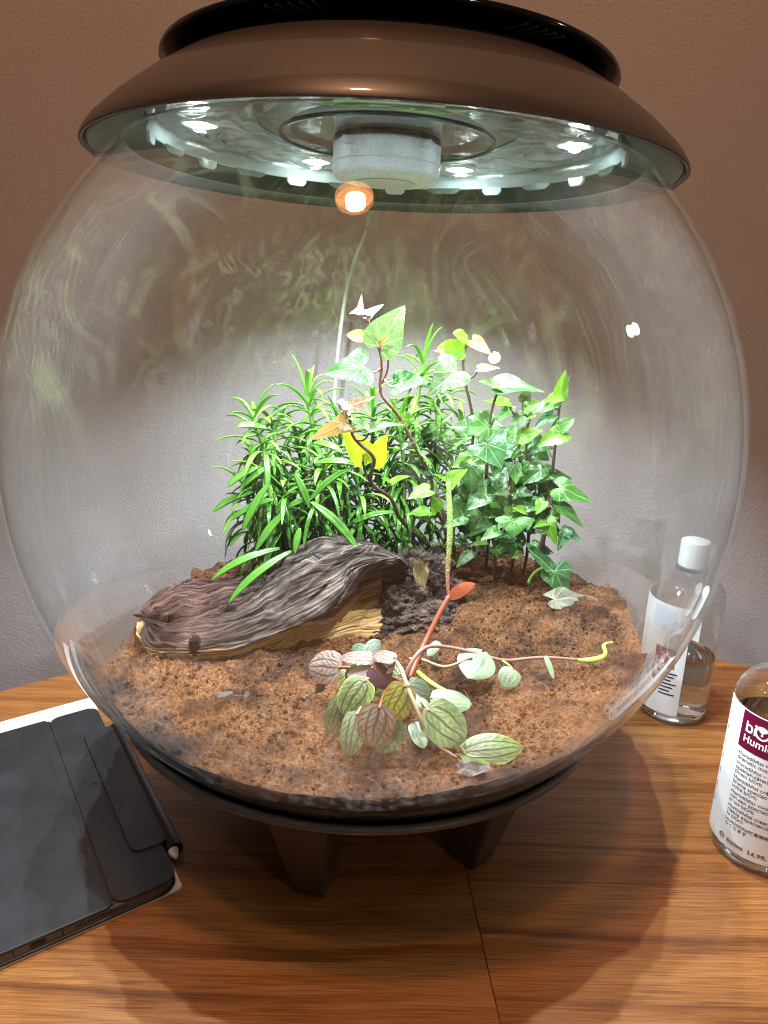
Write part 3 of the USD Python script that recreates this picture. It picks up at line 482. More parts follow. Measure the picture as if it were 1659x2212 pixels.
LM = {
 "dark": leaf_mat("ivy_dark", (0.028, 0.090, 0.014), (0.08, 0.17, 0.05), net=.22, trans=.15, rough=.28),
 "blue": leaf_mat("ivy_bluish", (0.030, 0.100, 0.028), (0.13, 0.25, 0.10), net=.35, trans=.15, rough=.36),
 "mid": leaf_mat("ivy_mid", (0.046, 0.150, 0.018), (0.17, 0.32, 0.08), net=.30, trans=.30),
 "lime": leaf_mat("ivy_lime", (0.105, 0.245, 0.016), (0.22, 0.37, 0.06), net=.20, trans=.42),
 "green": leaf_mat("ivy_light", (0.032, 0.120, 0.024), (0.13, 0.24, 0.08), net=.55, trans=.35),
 "pale": leaf_mat("ivy_pale", (0.062, 0.125, 0.034), (0.19, 0.24, 0.11), net=.65, trans=.35, back=(0.11, 0.12, 0.04), tcol=(0.10, 0.15, 0.04)),
 "white": leaf_mat("ivy_whitish", (0.17, 0.165, 0.125), (0.25, 0.21, 0.17), net=.5, trans=.35, back=(0.38, 0.27, 0.18), tcol=(0.42, 0.34, 0.2)),
 "pink": leaf_mat("ivy_pink", (0.25, 0.09, 0.055), (0.62, 0.42, 0.28), net=.3, trans=.45, back=(0.58, 0.27, 0.18), tcol=(0.5, 0.2, 0.12)),
 "orange": leaf_mat("ivy_orange", (0.21, 0.12, 0.03), (0.38, 0.16, 0.07), net=.12, trans=.5, back=(0.46, 0.32, 0.10), tcol=(0.5, 0.29, 0.07), tip=(0.52, 0.26, 0.10)),
 "yellow": leaf_mat("ivy_yellow", (0.27, 0.34, 0.010), (0.36, 0.32, 0.03), net=.05, trans=.55, tcol=(0.50, 0.58, 0.02), back=(0.45, 0.5, 0.02)),
 "dry": leaf_mat("dry_leaf", (0.15, 0.145, 0.10), (0.22, 0.21, 0.15), net=.5, trans=.1, rough=.8, back=(0.13, 0.12, 0.08)),
 "brown": leaf_mat("brown_leaf", (0.22, 0.15, 0.06), (0.35, 0.28, 0.14), net=.4, trans=.2, rough=.8, back=(0.2, 0.13, 0.05)),
 "grey": leaf_mat("grey_leaf", (0.14, 0.115, 0.10), (0.08, 0.06, 0.055), net=.5, trans=.1, rough=.85, back=(0.15, 0.12, 0.1)),
 "chip": leaf_mat("wood_chip", (0.035, 0.026, 0.022), (0.02, 0.015, 0.012), net=.3, trans=.02, rough=.7),
 "pg": leaf_mat("pep_green", (0.095, 0.145, 0.028), (0.018, 0.010, 0.006), kind="pep", vw=.13, net=.55, trans=.18, back=(0.32, 0.38, 0.25), edge=((0.24, 0.32, 0.06), .72)),
 "pl": leaf_mat("pep_light", (0.12, 0.175, 0.06), (0.045, 0.022, 0.016), kind="pep", vw=.10, net=.45, trans=.2, back=(0.45, 0.52, 0.38)),
 "pr": leaf_mat("pep_red", (0.18, 0.15, 0.125), (0.080, 0.010, 0.008), kind="pep", vw=.13, net=.75, trans=.15, back=(0.5, 0.3, 0.26), edge=((0.24, 0.085, 0.045), .7)),
 "py": leaf_mat("pep_yellow", (0.19, 0.23, 0.035), (0.12, 0.015, 0.010), kind="pep", vw=.13, net=.75, trans=.2, back=(0.4, 0.4, 0.2), edge=((0.28, 0.17, 0.02), .6)),
 "pgr": leaf_mat("pep_greygreen", (0.085, 0.11, 0.048), (0.045, 0.018, 0.014), kind="pep", vw=.12, net=.6, trans=.12, back=(0.3, 0.34, 0.25)),
 "pd": leaf_mat("pep_dark", (0.060, 0.085, 0.045), (0.03, 0.035, 0.02), kind="pep", vw=.1, net=.3, trans=.1),
 "pp": leaf_mat("pep_purple", (0.055, 0.020, 0.025), (0.035, 0.012, 0.02), kind="pep", vw=.08, net=.7, trans=.08),
 "pu": leaf_mat("pep_underside", (0.26, 0.19, 0.18), (0.30, 0.30, 0.30), kind="pep", vw=.1, net=.2, trans=.2, back=(0.47, 0.36, 0.35), edge=((0.62, 0.32, 0.27), .5)),
 "pw": leaf_mat("pep_pale", (0.17, 0.23, 0.13), (0.31, 0.42, 0.30), kind="pep", vw=.07, net=.15, trans=.25, back=(0.5, 0.58, 0.45)),
 "po": leaf_mat("pep_orange", (0.42, 0.085, 0.035), (0.33, 0.07, 0.04), kind="pep", vw=.09, net=.3, trans=.3, back=(0.55, 0.3, 0.15), tcol=(0.9, 0.35, 0.15)),
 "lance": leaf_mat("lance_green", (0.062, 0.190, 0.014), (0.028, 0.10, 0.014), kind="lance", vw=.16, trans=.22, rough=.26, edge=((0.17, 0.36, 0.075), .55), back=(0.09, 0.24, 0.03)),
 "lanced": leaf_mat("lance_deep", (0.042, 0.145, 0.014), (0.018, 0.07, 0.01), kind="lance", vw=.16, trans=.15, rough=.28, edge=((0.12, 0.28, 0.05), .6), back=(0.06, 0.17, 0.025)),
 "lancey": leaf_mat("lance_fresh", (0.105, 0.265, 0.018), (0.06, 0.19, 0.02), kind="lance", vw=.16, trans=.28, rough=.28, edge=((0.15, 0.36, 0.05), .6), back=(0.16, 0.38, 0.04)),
}
STEM_B = plain("stem_brown", (0.085, 0.042, 0.030), 0.5); STEM_P = plain("stem_pinkish", (0.26, 0.12, 0.10), 0.45); STEM_G = plain("stem_green", (0.09, 0.20, 0.03), 0.4)
STEM_R = plain("stem_red", (0.24, 0.050, 0.022), 0.42); STEM_T = plain("stem_tan", (0.30, 0.20, 0.12), 0.55); STEM_Y = plain("stem_lime", (0.30, 0.42, 0.06), 0.4)

SHAPES = {
 "l": [(0.0, 0.015), (-.11, .08), (-.19, .22), (-.17, .38), (-.05, .50), (.10, .49), (.26, .395), (.45, .30), (.66, .20), (.85, .09), (1, 0)],
 "a": [(0.0, 0.015), (-.13, .12), (-.24, .32), (-.22, .46), (-.10, .50), (.08, .42), (.30, .34), (.55, .25), (.80, .12), (1, 0)],
 "h": [(0.0, 0.015), (-.10, .12), (-.16, .28), (-.06, .43), (.12, .50), (.32, .47), (.52, .37), (.74, .22), (.90, .10), (1, 0)],
 "r": [(0.0, 0.015), (-.06, .16), (-.02, .34), (.16, .48), (.40, .50), (.64, .43), (.84, .28), (.96, .12), (1, 0)],
 "k": [(0.0, 0.015), (-.03, .14), (.06, .34), (.20, .50), (.36, .42), (.60, .27), (.82, .12), (1, 0)],
}
def frame(A, B, face, bias=None):
    e1 = B - A; L = np.linalg.norm(e1); e1 = e1 / L
    tc = EYE - (A + B) / 2; tc /= np.linalg.norm(tc)
    n0 = tc * face + np.array([0, 0, 1.0]) * (1 - abs(face)) + (np.array(bias) if bias is not None else 0)
    e2 = np.cross(n0, e1); e2 /= np.linalg.norm(e2); n = np.cross(e1, e2)
    return L, e1, e2, n
def px_scale(c, e):                                                  # photograph pixels per metre along e at c
    return np.linalg.norm(proj(c + e * 1e-3) - proj(c)) / 1e-3
def broad_leaf(A, B, wpx, m_, parent, shape="h", face=.6, fold=.25, cup=.10, droop=.12, bias=None, ripple=.03, name="leaf", n_out=44, rings=4, label=None, solid=False):
    L, e1, e2, n = frame(A, B, face, bias)
    sh = np.array(SHAPES[shape], float); half = spline(np.c_[sh, np.zeros(len(sh))], n_out // 2 + 1)[:, :2]; half[0, 1] = .012; half[-1, 1] = 0
    out = np.vstack([half, half[-2:0:-1] * [1, -1], half[:1] * [1, -1]])
    asym = 1 + .12 * rng.normal() * np.sign(out[:, 1]); out[:, 1] *= np.clip(asym, .8, 1.2)
    want = wpx / px_scale((A + B) / 2, e2); ys = np.clip(want / (np.ptp(out[:, 1]) * L), .35, 2.4)
    rad = np.linspace(0, 1, rings + 1)[1:]; c0 = np.array([.10 if shape != "r" else .3, 0])
    pts = np.vstack([[c0]] + [c0 + (out - c0) * r for r in rad]); no = len(out)
    x, y = pts[:, 0], pts[:, 1] * ys
    yy = np.abs(y); ph = rng.random() * 6
    z = fold * yy - cup * (x * x * .6 + yy * yy) - droop * np.clip(x, 0, 1) ** 2 + ripple * np.sin(7 * x + ph) * np.sin(5 * y + ph) + ripple * .5 * np.sin(13 * (x + yy) + ph)
    z = z + droop * x * 1.0 * .55
    v = A + L * (x[:, None] * e1 + y[:, None] * e2 + z[:, None] * n)
    f = [[0, 1 + j, 1 + (j + 1) % no] for j in range(no)]
    for k in range(rings - 1):
        for j in range(no):
            a = 1 + k * no + j; b = 1 + k * no + (j + 1) % no; f += [[a, a + no, b + no], [a, b + no, b]]
    f = np.array(f); nn = np.cross(v[f[0, 1]] - v[f[0, 0]], v[f[0, 2]] - v[f[0, 0]])
    if nn @ n < 0: f = f[:, ::-1]
    return obj(name, (v, f), LM[m_], parent, smooth=True, uv=np.c_[x, y], label=label)
def arc_leaf(A, B, wpx, m_, parent, face=.6, bias=None, bow=.05, puff=.016, w=None, prof="oval", name="leaf", nu=19, nvv=15, fold=.0, label=None):
    """oval leaf with raised panels between veins that arc from base to tip"""
    L, e1, e2, n = frame(A, B, face, bias)
    t = np.linspace(0, 1, nu); v = np.linspace(-1, 1, nvv)
    s = t ** (.70 if prof == "oval" else .80); wd = np.clip(1 - np.abs(2 * s - 1) ** (2.5 if prof == "oval" else 2.0), 0, 1) ** (.58 if prof == "oval" else .75); wd = wd * (1 - .10 * np.clip((t - .75) / .25, 0, 1)); wd[0] = .10; wd[-1] = .01
    want = wpx / px_scale((A + B) / 2, e2) if w is None else w
    Tt, V = np.meshgrid(t, v, indexing="ij"); W = wd[:, None] * want / 2
    panel = np.clip(np.abs(np.sin(np.pi * np.abs(V) / .46)), 0, 1) ** .6 * (np.abs(V) < .99) * (1 - .6 * np.abs(V))
    x = Tt * L - (0.10 * L * (np.abs(V) ** 1.5) * np.clip(1 - Tt * 3, 0, 1)); y = V * W
    z = -bow * L * (2 * Tt - 1) ** 2 + bow * L + puff * want * panel * wd[:, None] - (.10 - fold) * np.abs(V) ** 2 * W - .02 * L
    P = A + x[..., None] * e1 + y[..., None] * e2 + z[..., None] * n
    q = grid_faces(nu, nvv); f = np.vstack([q[:, [0, 1, 2]], q[:, [0, 2, 3]]]); P = P.reshape(-1, 3)
    nn = np.cross(P[f[50, 1]] - P[f[50, 0]], P[f[50, 2]] - P[f[50, 0]])
    if nn @ n < 0: f = f[:, ::-1]
    return obj(name, (P, f), LM[m_], parent, smooth=True, uv=np.stack([Tt, V], -1).reshape(-1, 2), label=label)
def lance_leaf(A, d, up, L, W, m_, parent, droop=.5, nu=10):
    """fleshy narrow leaf: starts along d, bends down; grooved above, keeled below"""
    t = np.linspace(0, 1, nu); P = [np.array(A, float)]; dirn = np.array(d, float); dirn /= np.linalg.norm(dirn)
    for k in range(nu - 1):
        dirn = dirn + np.array([0, 0, -droop / nu]) * (0.5 + 1.3 * t[k]); dirn /= np.linalg.norm(dirn); P.append(P[-1] + dirn * L / (nu - 1))
    P = np.array(P); tg = np.gradient(P, axis=0); tg /= np.linalg.norm(tg, axis=1)[:, None]
    sd = np.cross(tg, up); sd /= np.linalg.norm(sd, axis=1)[:, None] + 1e-9; nn = np.cross(sd, tg)
    wd = W / 2 * np.clip(np.sin(np.pi * np.clip(t * .93 + .05, 0, 1)) ** .6, .08, 1) * np.where(t > .97, .25, 1)
    prof = np.array([[-1, .12], [-.5, .22], [0, .02], [.5, .22], [1, .12], [.45, -.32], [0, -.48], [-.45, -.32]]); U = np.array([-1, -.5, 0, .5, 1, .85, .7, -.85])
    V = (P[:, None] + sd[:, None] * (prof[None, :, :1] * wd[:, None, None]) + nn[:, None] * (prof[None, :, 1:] * wd[:, None, None])).reshape(-1, 3)
    k = len(prof); q = grid_faces(nu, k, True); f = np.vstack([q[:, [0, 2, 1]], q[:, [0, 3, 2]]])
    e = [[(nu - 1) * k, (nu - 1) * k + j, (nu - 1) * k + j + 1] for j in range(1, k - 1)]
    F_ = np.vstack([f, e]); uv = np.stack([np.repeat(t, k), np.tile(U, nu)], 1)
    if parent is None: far.setdefault(m_, []).append((V, F_, uv)); return
    return obj("leaf", (V, F_), LM[m_], parent, smooth=True, uv=uv)

# ------------------------------------------------------------------ the bushy narrow-leaved plant
bush = thing("narrow_leaved_plant", "bushy plant with many drooping narrow bright green leaves behind the driftwood", "plant")
cB = lambda u, v: (453.6 + .3125 * u, 609.2 + .3125 * v)             # a close-up of the photograph in its grid
def inside(p, m=0.010):
    d = (np.asarray(p) - CC) / np.array([.2465 - m, .2465 - m, .2565 - m]); r = np.linalg.norm(d); return CC + (np.asarray(p) - CC) / max(r, 1)
# stem: apex, base (grid of the photograph + depth), tiers of leaves, leaf length
STEMS = [((541, 888, .560), (625, 1205, .585), 11, .034), ((660, 842, .600), (668, 1200, .610), 11, .033), ((592, 905, .600), (640, 1205, .610), 9, .030), ((805, 868, .600), (770, 1200, .600), 11, .031),
         ((919, 770, .620), (900, 1190, .620), 12, .033), ((950, 812, .620), (930, 1190, .630), 10, .030), ((740, 900, .580), (720, 1195, .600), 9, .032), ((552, 985, .565), (620, 1205, .580), 7, .030),
         ((700, 985, .560), (690, 1185, .595), 7, .036), ((860, 905, .585), (845, 1190, .590), 9, .030), ((610, 1045, .550), (640, 1195, .59), 5, .036), ((1002, 905, .640), (985, 1190, .635), 7, .028), ((560, 1020, .570), (612, 1195, .590), 7, .036), ((735, 1010, .575), (720, 1185, .60), 7, .034), ((532, 1050, .575), (580, 1205, .590), 6, .030), ((850, 1020, .59), (835, 1185, .60), 7, .031), ((640, 940, .62), (650, 1190, .62), 9, .032), ((770, 1040, .565), (760, 1180, .60), 6, .032)]
nleaf = 0; far = {}
for si, (a, b, tiers, LL) in enumerate(sorted(STEMS, key=lambda s: s[0][2])):
    LL *= 1.28; A_, B_ = at(*a), at(*b); B_[2] = max(min(B_[2], .15), .138); mid = (A_ + B_) / 2 + np.array([rng.normal() * .006, -.004, 0]); sp = spline([B_, mid, A_], 24)
    st = obj("stem", tube(sp, [.0022, .0016], 7), STEM_G, bush, smooth=True)
    ph = rng.random() * 6
    tiers = int(tiers * 1.9)
    for k in range(tiers):
        f_ = .22 + .78 * (k + .5) / tiers; i0 = min(int(f_ * 23), 23); base_p = sp[i0]; top = f_ > .86; n_l = 4 if f_ < .8 else 5
        for j in range(n_l):
            az = ph + k * 2.4 + j * 2 * math.pi / n_l + rng.normal() * .2
            el = (-.05 + .75 * max(f_ - .35, 0) + rng.normal() * .15) if not top else .40 + .75 * (f_ - .86) / .14 + rng.normal() * .22
            d = np.array([math.cos(az) * math.cos(el), math.sin(az) * math.cos(el), math.sin(el)])
            if d[1] > .5 and f_ < .45: continue
            L = LL * (1.08 - .30 * f_) * (.55 + .75 * rng.random()) * (1.0 if top else 1)
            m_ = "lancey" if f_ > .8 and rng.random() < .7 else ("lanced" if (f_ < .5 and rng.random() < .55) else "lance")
            tipp = base_p + d * L
            if np.linalg.norm((tipp - CC) / np.array([.238, .238, .248])) > 1: continue
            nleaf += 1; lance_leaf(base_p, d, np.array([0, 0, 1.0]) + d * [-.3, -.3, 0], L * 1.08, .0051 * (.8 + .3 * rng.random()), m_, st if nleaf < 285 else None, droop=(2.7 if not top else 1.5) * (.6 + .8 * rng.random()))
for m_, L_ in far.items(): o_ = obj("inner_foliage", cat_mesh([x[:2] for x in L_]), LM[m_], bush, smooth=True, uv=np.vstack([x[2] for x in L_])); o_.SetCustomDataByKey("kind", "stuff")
# single leaves the photograph shows clearly, base -> tip
front = obj("stem", tube(spline([at(640, 1185, .59), at(650, 1120, .565), at(655, 1070, .55)], 10), [.0022, .0016], 7), STEM_G, bush, smooth=True)
for (bu, bv, tu, tv, Yb, Yt, w_) in ((700, 1520, 1000, 1845, .530, .520, .0072), (430, 1440, 255, 1600, .54, .53, .006), (520, 1590, 330, 1860, .525, .515, .0066), (400, 1400, 240, 1720, .53, .52, .0064), (480, 1840, 30, 2060, .520, .500, .0066), (560, 1860, 150, 2220, .515, .488, .0066), (620, 1700, 590, 1870, .52, .512, .0055), (330, 1280, 130, 1420, .54, .53, .006), (420, 1270, 215, 1440, .545, .535, .0058), (300, 1450, 30, 1595, .545, .54, .0058), (440, 1500, 165, 1650, .53, .53, .006), (540, 1560, 690, 1500, .535, .53, .0058), (590, 1330, 680, 1560, .53, .525, .0058), (730, 1250, 1010, 1270, .53, .52, .006), (700, 1500, 960, 1290, .53, .52, .006), (940, 1690, 1280, 1590, .55, .545, .0052), (720, 1110, 910, 1180, .54, .525, .0062), (395, 1010, 195, 1000, .55, .54, .006)):
    A_ = at(*cB(bu, bv), Yb); B_ = at(*cB(tu, tv), Yt); d = B_ - A_; L = np.linalg.norm(d) * 1.04; d = d / np.linalg.norm(d) + np.array([0, 0, .28])
    lance_leaf(A_, d, np.array([0, -.8, .8]), L, w_ * 1.1, "lance", front, droop=.62, nu=14)

# ------------------------------------------------------------------ ivies
cC = lambda u, v: (648 + .1953 * u, 609.2 + .1953 * v); cD = lambda u, v: (842.5 + .2989 * u, 674 + .2989 * v)
def vine(root, name, pts, r, m_=STEM_B, n=30):
    P = spline(pts, n); s = obj(name, tube(P, r, 8), m_, root, smooth=True); return P
def ivy(root, items, conv, k, stems, pet=STEM_P):
    """items: base u, v, tip u, v, width, colour, shape, depth, options; u, v in a close-up whose pixel is k pixels of the grid"""
    SP = np.vstack(stems)
    for it in items:
        u, v, tu, tv, w_, m_, shp, Y = it[:8]; o = dict(it[8]) if len(it) > 8 else {}
        dY = o.pop("dY", -.008); np_ = o.pop("pet", True); A_ = at(*conv(u, v), Y); B_ = at(*conv(tu, tv), Y + dY)
        lf = broad_leaf(A_, B_, w_ * k, m_, root, shp, **{**dict(face=.65, fold=.22, cup=.12, droop=.14), **o})
        if np_:
            c = SP[SP[:, 2] < A_[2] + .003]; c = c if len(c) else SP
            dd = np.linalg.norm(c - A_, axis=1) + .25 * np.abs(c[:, 2] - (A_[2] - .012)); q = c[dd.argmin()]
            if np.linalg.norm(q - A_) < .06:
                obj("petiole", tube(spline([q, (q * .45 + A_ * .55) + np.array([0, 0, -.004]), A_], 9), [.0009, .0006], 6), pet, lf, smooth=True)
v1 = thing("ivy_vine", "tall brown-stemmed ivy vine with pink, orange and yellow leaves rising in front", "ivy")
b1 = [at(*cB(u, v), Y) for u, v, Y in ((1625, 1930, .60), (1450, 1765, .575), (1290, 1590, .545), (1235, 1480, .53), (1110, 1375, .515), (1122, 1290, .51), (1135, 1225, .507), (1060, 1140, .503), (990, 1065, .50), (968, 960, .497), (955, 880, .495))]
b1[0] = np.array([b1[0][0], b1[0][1], .142])
s1 = [vine(v1, "stem", b1, [.0022, .0019, .0017, .0015, .0012], n=60)]
s1 += [vine(v1, "stem", [at(*cB(u, v), Y) for u, v, Y in ((1110, 1375, .515), (1068, 1300, .512), (1060, 1190, .512))], [.0011, .0008])]
ivy(v1, [(490, 1570, 95, 1745, 250, "orange", "a", .490, dict(face=.85, fold=.1, dY=-.004)), (560, 1380, 805, 1262, 130, "pink", "h", .495, dict(face=.7, fold=.1)),
         (770, 1655, 1135, 1535, 150, "pale", "a", .488, dict(face=.35, fold=.45, dY=-.01)), (770, 1655, 560, 1480, 110, "pale", "h", .488, dict(face=.35, fold=.3)), (430, 1310, 555, 1400, 70, "white", "r", .492, dict(face=.5)),
         (700, 1960, 470, 1640, 300, "yellow", "h", .512, dict(face=.9, fold=.1)), (790, 1980, 950, 1700, 250, "yellow", "h", .512, dict(face=.9, fold=.1)), (545, 1420, 540, 1470, 36, "white", "r", .49)], cC, .1953, s1)
ivy(v1, [(1250, 1390, 1370, 1330, 60, "lime", "h", .53, dict(face=.4)), (1250, 1390, 1190, 1350, 55, "lime", "h", .53, dict(face=.4))], cB, .3125, s1)
v2 = thing("ivy_vine", "tallest ivy vine, with pale veined leaves at its top in front of the wall", "ivy")
b2 = [at(*cB(u, v), Y) for u, v, Y in ((1640, 1900, .625), (1600, 1560, .605), (1530, 1370, .59), (1420, 1140, .565), (1345, 1000, .55), (1270, 880, .54), (1180, 760, .53), (1182, 640, .525), (1180, 500, .522), (1105, 310, .52), (1090, 245, .52))]
b2[0] = np.array([b2[0][0], b2[0][1], .142])
s2 = [vine(v2, "stem", b2, [.0021, .0019, .0017, .0013, .0009], STEM_P, n=60)]
s2 += [vine(v2, "stem", [at(*cB(u, v), Y) for u, v, Y in ((1185, 700, .53), (1228, 600, .525), (1230, 520, .52), (1212, 450, .518))], [.001, .0008], STEM_P)]
ivy(v2, [(745, 360, 555, 325, 120, "white", "h", .515, dict(face=.35, fold=.3)), (755, 365, 908, 240, 110, "white", "h", .515, dict(face=.6)), (672, 300, 682, 150, 62, "white", "h", .517, dict(face=.8)),
         (878, 715, 1150, 265, 450, "pale", "h", .508, dict(face=.8, fold=.12, cup=.05)), (740, 600, 530, 585, 150, "orange", "r", .522, dict(face=.9)), (880, 690, 975, 600, 70, "orange", "h", .506, dict(face=.7)),
         (700, 930, 265, 1010, 430, "green", "l", .512, dict(face=.7, fold=.15, cup=.08)), (1085, 1125, 1430, 1080, 290, "green", "l", .520, dict(face=.55, fold=.3)),
         (1120, 1540, 1255, 1500, 165, "lime", "r", .545, dict(face=.8)), (1200, 1795, 1300, 1730, 90, "pale", "r", .56, dict(face=.5)), (1170, 1790, 1130, 1850, 60, "pale", "h", .56)], cC, .1953, s2)
iv = thing("ivy_bush", "dense dark green ivy with lobed veined leaves at the right of the soil", "ivy")
SD = [((600, 1830, .62), (640, 1500, .61), (700, 1150, .585), (715, 850, .57), (790, 550, .555)), ((430, 1880, .64), (500, 1400, .61), (600, 900, .59), (580, 660, .575), (545, 520, .57), (560, 210, .565)),
      ((850, 1900, .60), (870, 1400, .59), (875, 1150, .585), (940, 950, .575), (1010, 780, .57)), ((960, 1850, .60), (1000, 1400, .60), (985, 1080, .59), (1000, 800, .585)),
      ((1090, 1850, .58), (1150, 1350, .585), (1190, 1000, .585), (1215, 750, .585), (1250, 560, .585)), ((1010, 1890, .58), (1120, 1560, .57), (1180, 1300, .57)), ((1000, 1960, .56), (1120, 1850, .555), (1180, 1860, .55)),
      ((420, 1850, .60), (390, 1560, .58), (330, 1430, .565)), ((480, 1840, .60), (450, 1480, .575), (430, 1240, .555)), ((760, 1900, .60), (800, 1600, .585), (860, 1500, .57)), ((690, 1880, .63), (760, 1300, .62), (820, 950, .61))]
s3 = []
for k, sp in enumerate(SD):
    pts = [at(*cD(u, v), Y) for u, v, Y in sp]; pts[0][2] = ground(pts[0][0], pts[0][1]) - .002 if k != 6 else pts[0][2]
    s3.append(vine(iv, "stem", pts, [.0017, .0015, .0011], STEM_B if k not in (6, 8) else STEM_G, 26))
IV = [(535, 290, 350, 260, 150, "lime", "r", .565, dict(face=.8)), (560, 210, 468, 145, 105, "lime", "r", .563, dict(face=.5)), (598, 205, 732, 298, 105, "orange", "h", .565, dict(face=.6)), (480, 430, 268, 602, 290, "pale", "l", .55, dict(face=.75, fold=.2)),
      (790, 545, 1122, 545, 150, "green", "l", .552, dict(face=.35, fold=.3)), (790, 545, 655, 485, 110, "pale", "h", .552, dict(face=.35)), (640, 412, 792, 398, 62, "pink", "h", .555, dict(face=.5)), (400, 290, 320, 275, 40, "pink", "h", .57, dict(pet=False)),
      (715, 840, 440, 815, 240, "dark", "l", .565, dict(face=.55)), (720, 850, 820, 830, 110, "mid", "h", .567, dict(face=.5)), (700, 955, 812, 1128, 330, "blue", "a", .548, dict(face=.7)), (580, 1100, 590, 1312, 190, "dark", "h", .575, dict(face=.8)), (700, 1315, 545, 1425, 160, "dark", "h", .57, dict(face=.6)),
      (422, 1232, 552, 1130, 130, "lime", "h", .55, dict(face=.5)), (422, 1232, 330, 1160, 60, "lime", "h", .55, dict(face=.4)), (898, 1500, 895, 1628, 275, "mid", "l", .555, dict(face=.75, fold=.1)), (790, 1580, 658, 1640, 92, "mid", "h", .56, dict(face=.5)),
      (1130, 1520, 1212, 1692, 130, "lime", "l", .555, dict(face=.6)), (1130, 1530, 1045, 1545, 60, "lime", "h", .555, dict(face=.4)), (1225, 1270, 1468, 1365, 180, "mid", "l", .565, dict(face=.6)), (1220, 1395, 1412, 1547, 90, "dark", "h", .56, dict(face=.45)), (1275, 1570, 1210, 1728, 95, "blue", "h", .56, dict(face=.7)), (1275, 1575, 1390, 1660, 80, "blue", "h", .56, dict(face=.6)),
      (1172, 1872, 1018, 1710, 105, "blue", "h", .548, dict(face=.6)), (1190, 1870, 1292, 2092, 230, "blue", "l", .545, dict(face=.85)), (1255, 870, 1065, 960, 150, "lime", "h", .57, dict(face=.7)), (1185, 850, 1322, 768, 110, "mid", "r", .575, dict(face=.7)), (1228, 610, 1266, 425, 110, "lime", "h", .58, dict(face=.6, fold=.5)), (1228, 610, 1110, 640, 90, "lime", "h", .58, dict(face=.6)), (1255, 552, 1300, 462, 46, "pale", "h", .582, dict(face=.7)),
      (1190, 655, 1022, 722, 100, "mid", "h", .58, dict(face=.5)), (958, 655, 1003, 572, 95, "pale", "r", .57, dict(face=.7)), (968, 700, 1078, 650, 95, "lime", "r", .565, dict(face=.6)), (985, 745, 878, 800, 112, "pale", "r", .562, dict(face=.7)), (1000, 760, 1050, 745, 60, "lime", "h", .56), (945, 905, 1096, 850, 120, "lime", "h", .56, dict(face=.75)), (920, 880, 782, 930, 150, "mid", "h", .57, dict(face=.7)), (1172, 742, 1040, 832, 92, "blue", "h", .578, dict(face=.6)),
      (1130, 1180, 1320, 1192, 85, "dark", "h", .585, dict(face=.35)), (1100, 1140, 965, 1240, 140, "dark", "h", .58, dict(face=.7)), (900, 1105, 912, 1242, 108, "mid", "h", .56, dict(face=.8)), (1112, 1372, 1060, 1458, 92, "lime", "h", .562, dict(face=.7)), (980, 1442, 892, 1410, 72, "lime", "h", .56, dict(face=.6)), (850, 1300, 752, 1312, 72, "pale", "h", .57, dict(face=.5)),
      (342, 1432, 310, 1335, 118, "lime", "h", .555, dict(face=.6)), (282, 1290, 132, 1340, 110, "lime", "h", .55, dict(face=.5)), (282, 1445, 130, 1452, 82, "lime", "h", .55, dict(face=.4)), (265, 1120, 20, 1120, 150, "dark", "l", .585, dict(face=.6)), (450, 1350, 500, 1488, 105, "mid", "h", .565, dict(face=.8)), (520, 1475, 385, 1545, 115, "mid", "h", .57, dict(face=.5)), (300, 1700, 78, 1850, 72, "blue", "h", .585, dict(face=.6)), (490, 1640, 600, 1705, 105, "dark", "l", .585, dict(face=.7)), (585, 1725, 478, 1842, 95, "pale", "h", .58, dict(face=.7)), (930, 1000, 880, 1055, 62, "mid", "r", .57), (850, 655, 685, 630, 75, "lime", "h", .585, dict(face=.5)), (870, 690, 755, 800, 75, "mid", "h", .585, dict(face=.6)),
      (1050, 1290, 1140, 1300, 110, "blue", "h", .60, dict(face=.7)), (640, 1060, 700, 1180, 110, "dark", "h", .60, dict(face=.7)), (300, 940, 450, 830, 60, "mid", "h", .60, dict(face=.5)), (420, 980, 590, 890, 70, "mid", "h", .60, dict(face=.5)), (230, 930, 440, 730, 75, "mid", "h", .605, dict(face=.6)), (310, 900, 180, 960, 80, "dark", "h", .60, dict(face=.5))]
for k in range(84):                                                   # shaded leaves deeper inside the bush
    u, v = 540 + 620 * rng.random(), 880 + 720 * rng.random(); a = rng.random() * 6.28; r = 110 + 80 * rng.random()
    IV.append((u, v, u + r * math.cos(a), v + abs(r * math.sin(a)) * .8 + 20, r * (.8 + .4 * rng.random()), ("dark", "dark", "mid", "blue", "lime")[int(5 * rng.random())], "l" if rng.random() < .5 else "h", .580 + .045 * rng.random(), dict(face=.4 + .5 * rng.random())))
for k in range(30):
    u, v = 620 + 560 * rng.random(), 1420 + 330 * rng.random(); a = rng.random() * 6.28; r = 70 + 60 * rng.random()
    IV.append((u, v, u + r * math.cos(a), v + abs(r * math.sin(a)) * .7 + 10, r * (.8 + .4 * rng.random()), ("dark", "mid", "blue", "lime")[int(4 * rng.random())], "l" if rng.random() < .5 else "h", .572 + .04 * rng.random(), dict(face=.4 + .5 * rng.random())))
ivy(iv, IV, cD, .2989, s3, STEM_B)

